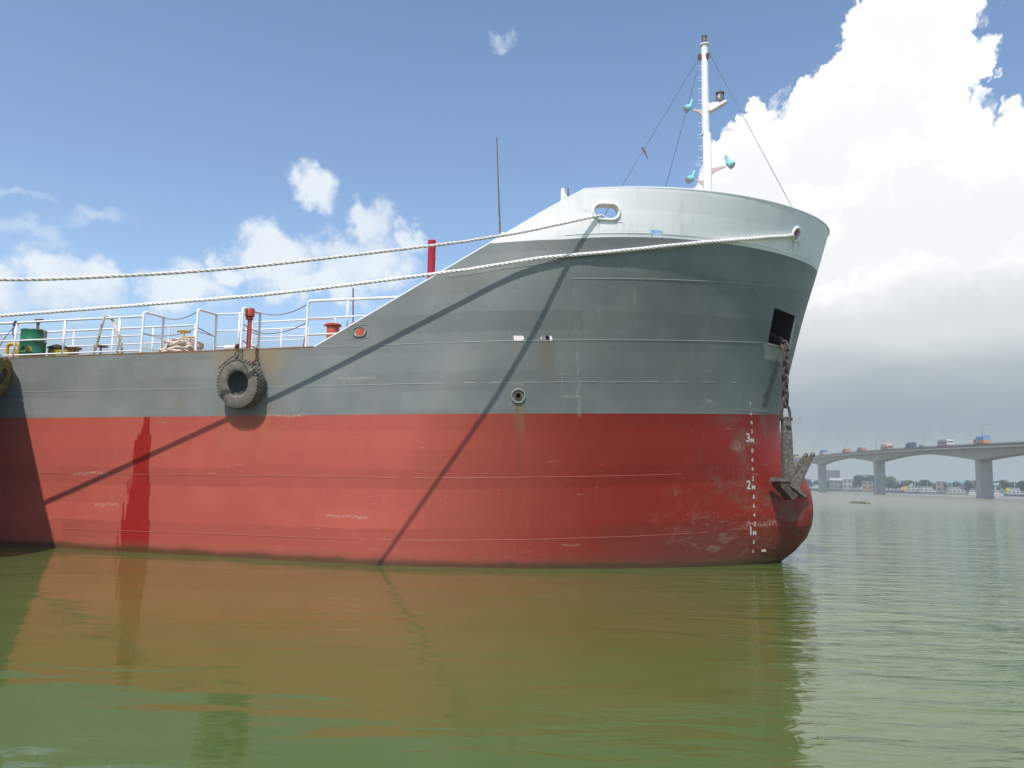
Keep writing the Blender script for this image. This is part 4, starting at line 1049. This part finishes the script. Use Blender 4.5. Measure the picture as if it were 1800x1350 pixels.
# street lamps on the bridge
def lamp_at(px_D, label):
    o = thing('street_lamp', label, 'street lamp', bp_(px_D, -5.1, bz(px_D)+.01), group='street lamps along the bridge')
    bb = MB(); bb.tube([(0, 0, .0), (0, 0, 6.4)], .09, 6, r2=.06); bb.build('lamp_post', M_galv, o)
    bb = MB(); bb.tube([(0, 0, 6.38), tuple(BN*.5+Vector((0, 0, 6.7))), tuple(BN*1.6+Vector((0, 0, 6.8)))], .05, 5); bb.box(BN*1.8+Vector((0, 0, 6.78)), (.5, .5, .14)); bb.build('lamp_head', M_galv, o)
def D_of(px):                                    # bridge station seen at a given bearing from the river
    k = (px-900)/1400*1.006; return (149.3-252*.14423)/(k-.14423)
LAMPS = [(1757, 'street lamp behind the blue and orange truck on the bridge'), (1648, 'street lamp on the bridge behind the white bus'), (1560, 'street lamp on the bridge just left of the cream truck'), (1500, 'street lamp on the bridge above the orange truck'), (1443, 'street lamp on the bridge just left of the blue truck'), (1398, 'street lamp farthest along the bridge beside the anchor shank')]
for px, lb in LAMPS: lamp_at(D_of(px), lb)

# vehicles on the bridge
M_tyre = mat('vehicle_tyre', (.02, .02, .02), .8)
M_win = mat('vehicle_glass', (.03, .04, .05), .15)
def paint(c, n): return mat(n, tuple(k*.72+.02 for k in c), .5, var=.15, scale=1)
def vehicle(px, kind, label, cat, c1, c2, L=6.2, H=3.0, off=-3.2, flip=1):
    D = D_of(px); o = thing(cat.replace(' ', '_'), label, cat, bp_(D, off, bz(D)+.01), group='vehicles crossing the bridge')
    d = (bp_(D+1, 0, bz(D+1))-bp_(D-1, 0, bz(D-1))).normalized()*flip
    q = d.to_track_quat('X', 'Z').to_matrix().to_4x4(); o.matrix_world = Matrix.Translation(o.matrix_world.translation) @ q
    W = 2.3; m1 = paint(c1, 'coachwork'); m2 = paint(c2, 'cover')
    if kind == 'truck':
        MB().box((-.1, 0, .75), (L, .9, .25)).build('chassis', M_tyre, o)
        c = MB(); c.prism([(L/2-1.6, .7), (L/2, .7), (L/2, 1.5), (L/2-.25, 2.4), (L/2-1.6, 2.45)], -W/2, W/2); c = c.build('cab', m1, o)
        MB().box((L/2-.12, 0, 1.95), (.1, W*.8, .6), Matrix.Rotation(-.27, 3, 'Y')).build('windscreen', M_win, c)
        for y in (-1, 1): MB().box((L/2-.85, y*(W/2+.005), 1.9), (.8, .03, .55)).build('side_window', M_win, c)
        b = MB().box((-.9, 0, 1.55), (L-1.9, W, 1.15)).build('cargo_body', m1, o)
        t = MB(); hh = H-2.13; t.prism([(-W/2-.02, 0), (W/2+.02, 0), (W/2, hh*.8), (W/4, hh), (-W/4, hh), (-W/2, hh*.8)], -L/2+.05, L/2-1.9, ((0, 1, 0), (0, 0, 1), (1, 0, 0)), (0, 0, 2.13)); t.build('tarpaulin', m2, o)
    elif kind == 'bus':
        c = MB(); c.prism([(-L/2, .5), (L/2, .5), (L/2, 1.6), (L/2-.2, H-.15), (L/2-.5, H), (-L/2+.3, H), (-L/2, H-.3)], -W/2, W/2); c.build('bus_body', m1, o)
        MB().box((0, 0, .9), (L+.02, W+.03, .45)).build('lower_panel', m2, o)
        for y in (-1, 1):
            for k in range(5): MB().box((-L/2+1.0+k*(L-2.0)/4, y*(W/2+.006), 1.95), ((L-2.6)/5, .03, .7)).build('side_window', M_win, o)
        MB().box((L/2-.1, 0, 1.95), (.08, W*.85, .9), Matrix.Rotation(-.1, 3, 'Y')).build('windscreen', M_win, o)
    else:
        c = MB(); c.prism([(-L/2, .4), (L/2, .4), (L/2, H*.55), (L/2-.6, H*.6), (L/2-1.2, H), (-L/2+.3, H), (-L/2, H*.65)], -W*.4, W*.4); c.build('car_body', m1, o)
        for y in (-1, 1): MB().box((-.1, y*(W*.4+.005), H*.8), (L*.5, .02, H*.25)).build('side_window', M_win, o)
    for x in ((L/2-.95), -L/2+1.2):
        for y in (-1, 1):
            w = MB(); w.lathe([(0, -.13), (.3, -.13), (.42, -.1), (.42, .1), (.3, .13), (0, .13)], (x, y*(W/2-.2), .43), Matrix.Rotation(pi/2, 3, 'X'), 12); w.build('wheel', M_tyre, o)
vehicle(1743, 'truck', 'truck with bright blue tarpaulin over an orange body on the bridge', 'truck', (.55, .28, .10), (.12, .32, .62), 6.6, 3.35, flip=1)
vehicle(1677, 'bus', 'white and grey bus with a red lower panel on the bridge', 'bus', (.55, .56, .56), (.45, .12, .14), 8.4, 2.95, flip=-1)
vehicle(1636, 'car', 'small grey car between the dark truck and the white bus', 'car', (.25, .27, .28), (.2, .2, .2), 4.2, 1.75)
vehicle(1614, 'truck', 'dark navy covered truck on the bridge', 'truck', (.05, .07, .12), (.06, .08, .13), 5.2, 3.0)
vehicle(1571, 'truck', 'large cream-covered truck on the bridge', 'truck', (.40, .16, .10), (.66, .58, .44), 9.0, 3.7, flip=-1)
vehicle(1525, 'truck', 'brownish red open truck left of the cream truck', 'truck', (.35, .14, .10), (.38, .33, .27), 7.0, 2.9)
vehicle(1498, 'truck', 'orange truck near mid-span over the second arch', 'truck', (.48, .16, .08), (.40, .26, .14), 7.4, 2.9)
vehicle(1456, 'truck', 'truck with blue tarpaulin over a yellow body far along the bridge', 'truck', (.6, .42, .12), (.10, .22, .52), 9.5, 3.8)
vehicle(1437, 'truck', 'small pale grey truck far along the bridge', 'truck', (.35, .36, .34), (.42, .43, .38), 6.4, 2.8)
vehicle(1406, 'truck', 'yellow truck with a dark top beside the anchor', 'truck', (.62, .42, .12), (.10, .08, .07), 10.0, 3.5)

# ------------------------------------------------------------------ far bank
SH = [(900, 60), (560, 220), (400, 300), (300, 390), (280, 480), (278, 560), (268, 680), (262, 760), (250, 860), (120, 1000), (-400, 1100), (-3000, 1200)]
vs = []; nS = len(SH)
for k, (zz, push) in enumerate(((-.8, 0), (1.3, 5), (2.2, 16), (2.6, 600), (3.0, 5000))):
    for x, y in SH: vs.append((x+push*.62, y+push*.78, zz))
fs = [(r*nS+i, r*nS+i+1, (r+1)*nS+i+1, (r+1)*nS+i) for r in range(4) for i in range(nS-1)]
M_bank = mat('bank_earth', (.09, .085, .05), .95, var=.35, scale=.05, col2=(.05, .075, .03), f2=(.4, .6), s2=.03)
tag(MB().add(vs, fs, True).build('river_bank', M_bank), kind='structure')
def shore(px):
    """point on the shoreline seen at that bearing (found by walking along the bank)"""
    k = (px-900)/1400*1.006; best = None
    for i in range(nS-1):
        for j in range(50):
            u = j/50; x = SH[i][0]+(SH[i+1][0]-SH[i][0])*u; y = SH[i][1]+(SH[i+1][1]-SH[i][1])*u
            if y > 0:
                e = abs(x/y-k)
                if best is None or e < best[0]: best = (e, x, y)
    return Vector((best[1], best[2], 0))
OUT = Vector((.62, .78, 0))

M_bark = mat('bark', (.10, .075, .05), .9, var=.3)
def leafmat(n, c):
    m = mat(n, c, .7, var=.45, scale=.7); return m
LEAF = [leafmat('leaf_dark', (.032, .062, .020)), leafmat('leaf_mid', (.05, .085, .028)), leafmat('leaf_olive', (.07, .09, .03))]
def crown_mesh(seed, rx, rz, n, size, lobes):
    rnd = random.Random(seed); b = MB()
    lb = [(Vector((rnd.uniform(-.6, .6)*rx, rnd.uniform(-.6, .6)*rx, rnd.uniform(-.45, .7)*rz)), rnd.uniform(.4, .65)) for _ in range(lobes)]
    for _ in range(n):
        c, k = rnd.choice(lb); d = Vector((rnd.gauss(0, 1), rnd.gauss(0, 1), rnd.gauss(0, 1))).normalized()
        p = c+Vector((d.x*rx, d.y*rx, d.z*rz))*k*rnd.uniform(.75, 1.08)
        u = Vector((rnd.gauss(0, 1), rnd.gauss(0, 1), rnd.gauss(0, 1))).normalized(); w = u.orthogonal().normalized(); s = size*rnd.uniform(.5, 1.3)
        b.add([p+u*s, p+w*s*.7, p-u*s, p-w*s*.7], [(0, 1, 2, 3)], False)
    return b
TREES = []
for i, (rx, rz, n, sz) in enumerate(((3.4, 3.2, 420, .62), (4.2, 3.0, 480, .66), (2.6, 3.8, 380, .55), (3.0, 2.3, 340, .55))):
    cm = crown_mesh(20+i, rx, rz, n, sz, 9).build('crown', LEAF[i % 3]); tb = MB(); tb.tube([(0, 0, -1), (.1, 0, 1.5), (.2, .1, 3.2)], [.34, .26, .16], 7)
    for a in range(5): tb.tube([(.1, 0, 1.6+.25*a), (cos(a*1.3)*1.3, sin(a*1.3)*1.3, 3.2+.2*a), (cos(a*1.3)*2, sin(a*1.3)*2, 4.2+.2*a)], [.12, .08, .03], 5)
    tm = tb.build('trunk', M_bark); TREES.append((cm.data, tm.data, rz)); bpy.data.objects.remove(cm); bpy.data.objects.remove(tm)
pb = MB()
for k in range(15):
    a = k*2.4; el0 = .5-.07*k; pts = []
    for j in range(6):
        u = j/5; pts.append(Vector((cos(a)*2.2*u, sin(a)*2.2*u, 6.5+1.0*u*(1.1-.1*k)-1.7*u*u)))
    for j in range(5):
        w = Vector((-sin(a), cos(a), -.3))*(.32*(1-.15*j)); pb.add([pts[j]-w, pts[j]+w, pts[j+1]+w*.8, pts[j+1]-w*.8], [(0, 1, 2, 3)], False)
pm = pb.build('crown', LEAF[0]); PALMC = pm.data; bpy.data.objects.remove(pm)
pt_ = MB().tube([(0, 0, -1), (.15, 0, 3), (.05, 0, 6.5)], [.2, .15, .12], 6).build('trunk', M_bark); PALMT = pt_.data; bpy.data.objects.remove(pt_)
rt = random.Random(3)
ORD = 'first second third fourth fifth sixth seventh eighth ninth tenth eleventh twelfth thirteenth fourteenth fifteenth sixteenth seventeenth eighteenth nineteenth twentieth twenty-first twenty-second twenty-third twenty-fourth twenty-fifth twenty-sixth twenty-seventh twenty-eighth twenty-ninth thirtieth'.split()
CNT = {}
def nth(key):
    CNT[key] = CNT.get(key, -1)+1; return ORD[CNT[key]]
def zone(px):
    return ('left of the first bridge pier' if px < 1425 else 'between the first and second bridge piers' if px < 1545 else 'between the second and third bridge piers' if px < 1720 else 'right of the third bridge pier')
def tree(px, back, hgt, kind):
    p = shore(px)+OUT*back; p.z = 1.6
    if kind == 'palm':
        o = thing('palm_tree', nth(('palm', zone(px)))+' palm from the left '+zone(px), 'palm tree', p, rt.uniform(0, 6), 'palms on the far bank')
        mesh_part('trunk', PALMT, o); mesh_part('crown', PALMC, o); k = hgt/7.5; o.scale = (k, k, k)
    else:
        v = rt.randrange(4); cm, tm, rz = TREES[v]
        big = 'tall rounded' if hgt > 9 else 'low bushy'
        o = thing('broadleaf_tree', nth((big, zone(px)))+' '+big+' tree from the left '+zone(px), 'tree', p, rt.uniform(0, 6), big+' trees on the far bank '+zone(px))
        mesh_part('trunk', tm, o); c = mesh_part('crown', cm, o); c.location = (0, 0, 2.2+rz*.8); k = hgt/(2.2+rz*1.9); o.scale = (k*rt.uniform(1.0, 1.35), k*rt.uniform(1.0, 1.35), k)
for px in range(1392, 1850, 7):
    h = 6.5+rt.uniform(-1, 1.6)
    if 1478 < px < 1536: h = 10.2+2.2*sin((px-1478)/58*pi)+rt.uniform(-.6, .6)
    elif 1560 < px < 1606: h = 7.5+rt.uniform(-.6, 1.0)
    elif 1620 < px < 1655: h = 5.0+rt.uniform(-.5, .8)
    elif px > 1735: h = 6.6+rt.uniform(-1.0, 1.3)
    elif px < 1440: h = 8+rt.uniform(-1, 1)
    tree(px+rt.uniform(-3, 3), 26+rt.uniform(-6, 26), h, 'b')
for px, h in ((1682, 8.8), (1695, 8.7), (1757, 7.2), (1764, 7.0), (1797, 7.8)): tree(px, 26, h, 'palm')

# houses and sheds behind the trees
def house(px, back, W, Dp, H, label, wall, roofc, floors=1, flat=False, name='house'):
    p = shore(px)+OUT*back; p.z = 2.0
    o = thing(name, label, 'building', p, math.atan2(-.62, .78)+radians(8))
    mw = paint(wall, 'wall_render'); mr = paint(roofc, 'roof_sheet')
    MB().box((0, 0, H/2-.5), (W, Dp, H+1)).build('wall', mw, o)
    if flat: MB().box((0, 0, H+.16), (W+.5, Dp+.5, .3)).build('roof', mr, o)
    else: MB().prism([(-Dp/2-.4, 0), (Dp/2+.4, 0), (0, Dp*.22)], -W/2-.4, W/2+.4, ((0, 1, 0), (0, 0, 1), (1, 0, 0)), (0, 0, H+.005)).build('roof', mr, o)
    nw = max(2, int(W/3))
    for f in range(floors):
        for k in range(nw):
            MB().box((-W/2+(k+.5)*W/nw, -Dp/2-.01, (f+.55)*H/floors), (W/nw*.5, .08, H/floors*.42)).build('window', M_win, o)
house(1421, 60, 15, 12, 17, 'grey multi-storey block behind the first bridge pier', (.20, .21, .20), (.2, .2, .2), 6, True, 'apartment_block')
house(1463, 20, 17, 9, 7.2, 'shed with a pale sheet roof right of the first pier', (.22, .22, .20), (.50, .50, .48), 2, False, 'riverside_shed')
house(1478, 15, 7, 6, 8.2, 'small pale flat-roofed house beside the pale-roofed shed', (.38, .38, .36), (.45, .45, .43), 2, True, 'tank_house')
house(1515, 10, 8, 7, 6.0, 'weathered brown silo house left of the second pier', (.33, .22, .13), (.35, .35, .33), 2, True, 'silo_house')
house(1640, 40, 14, 9, 6.5, 'pinkish house among trees behind the moored launches', (.36, .29, .27), (.38, .29, .27), 2, True)
house(1664, 30, 13, 8, 5.4, 'house with a teal roof among the far trees', (.22, .32, .34), (.14, .34, .37), 1)
house(1741, 30, 8, 6, 4.4, 'low teal-walled house right of the third pier', (.25, .42, .42), (.3, .42, .42), 1)

# boats moored under the far bank
def boat(px, out, L, label, hullc, supc, tiers=2, crane=None, rz=None):
    p = shore(px)-OUT*out; p.z = 0
    o = thing('moored_launch' if tiers else 'barge', label, 'boat', p, (math.atan2(-.62, .78)+radians(32)) if rz is None else rz, 'craft moored along the far bank')
    mh = paint(hullc, 'boat_hull'); ms = paint(supc, 'boat_superstructure')
    hb = MB(); W = L*.22
    sec = [(-L/2, .8, 1.5), (-L*.3, 1, 1.3), (L*.2, 1, 1.3), (L*.38, .7, 1.6), (L/2, .06, 2.1)]
    vs = []
    for x, k, zt in sec: vs += [(x*.97, -W/2*k*.8, -.4), (x, -W/2*k, zt), (x, W/2*k, zt), (x*.97, W/2*k*.8, -.4)]
    fs = [(i*4+k, i*4+k+1, i*4+5+k, i*4+4+k) for i in range(4) for k in range(3)]+[(0, 1, 2, 3), (19, 18, 17, 16)]
    hb.add(vs, fs); hb.build('boat_hull', mh, o)
    z = 1.35
    for t in range(tiers):
        l = L*(.58-.18*t); xx = -L*.12-L*.03*t
        MB().bbox((xx, 0, z+.85), (l, W*(.85-.12*t), 1.7), .1).build('deckhouse', ms, o)
        for y in (-1, 1):
            for k in range(4): MB().box((xx-l/2+(k+.5)*l/4, y*(W*(.85-.12*t)/2+.005), z+1.05), (l/4*.6, .05, .6)).build('window', M_win, o)
        z += 1.72
        MB().box((xx, 0, z+.03), (l+.5, W*(.9-.12*t), .1)).build('canopy_deck', ms, o)
    if tiers:
        MB().tube([(-L*.1, 0, z), (-L*.1, 0, z+2.4)], .08, 5).build('mast', M_rail, o)
    if crane:
        MB().box((crane*L, 0, 3.0), (1.9, 1.7, 3.4)).build('funnel', M_yellow, o)
boat(1612, 7, 19, 'white launch with a yellow funnel moored right of the second pier', (.10, .14, .20), (.52, .53, .52), 2, -.42)
boat(1636, 9, 18, 'white twin-deck launch in the middle of the moored row', (.16, .20, .26), (.54, .55, .54), 2)
boat(1683, 5, 17, 'white launch moored just left of the third pier', (.30, .36, .28), (.52, .53, .53), 2)
boat(1782, 5, 14, 'white launch with a yellow funnel right of the third pier', (.12, .13, .16), (.54, .55, .54), 2, -.38)
boat(1454, 10, 26, 'dark blue flat barge just right of the first pier', (.06, .09, .15), (.1, .1, .1), 0)
boat(1580, 8, 22, 'dark blue grey barge just right of the second pier', (.10, .14, .20), (.2, .2, .2), 0)
boat(1715, 4, 13, 'low white workboat half hidden by the third pier', (.6, .6, .58), (.6, .6, .58), 1)
boat(1745, 4, 9, 'tiny white boat just right of the third pier', (.62, .62, .6), (.6, .6, .6), 1)

# floating water hyacinth
M_hy = mat('hyacinth_leaf', (.11, .14, .06), .6, var=.35, scale=3)
rh = random.Random(8); o = thing('floating_plants', 'small raft of green water hyacinth drifting on the river', 'plants', (44, 101, 0)); o.scale = (1, 1, 1)
hb = MB()
for k in range(420):
    a = rh.uniform(0, 6.28); r = sqrt(rh.random()); c = Vector((r*cos(a)*.9, r*sin(a)*2.2, rh.uniform(.02, .28)*(1.1-r*.6)))
    u = Vector((rh.gauss(0, 1), rh.gauss(0, 1), rh.gauss(0, .8))).normalized(); w = u.orthogonal().normalized(); s = rh.uniform(.07, .16)
    hb.add([c+u*s, c+w*s*.7, c-u*s, c-w*s*.7], [(0, 1, 2, 3)], False)
hb.build('leaf_cluster', M_hy, o)['kind'] = 'stuff'

# ------------------------------------------------------------------ haze
hm = bpy.data.materials.new('haze'); hm.use_nodes = True
N = NT(hm.node_tree); N.n.clear()
ho = N.new('ShaderNodeOutputMaterial'); pv = N.new('ShaderNodeVolumePrincipled')
pv.inputs['Color'].default_value = (.86, .93, .97, 1); pv.inputs['Density'].default_value = .00058; pv.inputs['Anisotropy'].default_value = .1
N.l.new(pv.outputs[0], ho.inputs['Volume'])
hz = MB(); hz.box((100, 600, 14.5), (3000, 1500, 33)); hz = hz.build('haze', hm); tag(hz, kind='stuff')
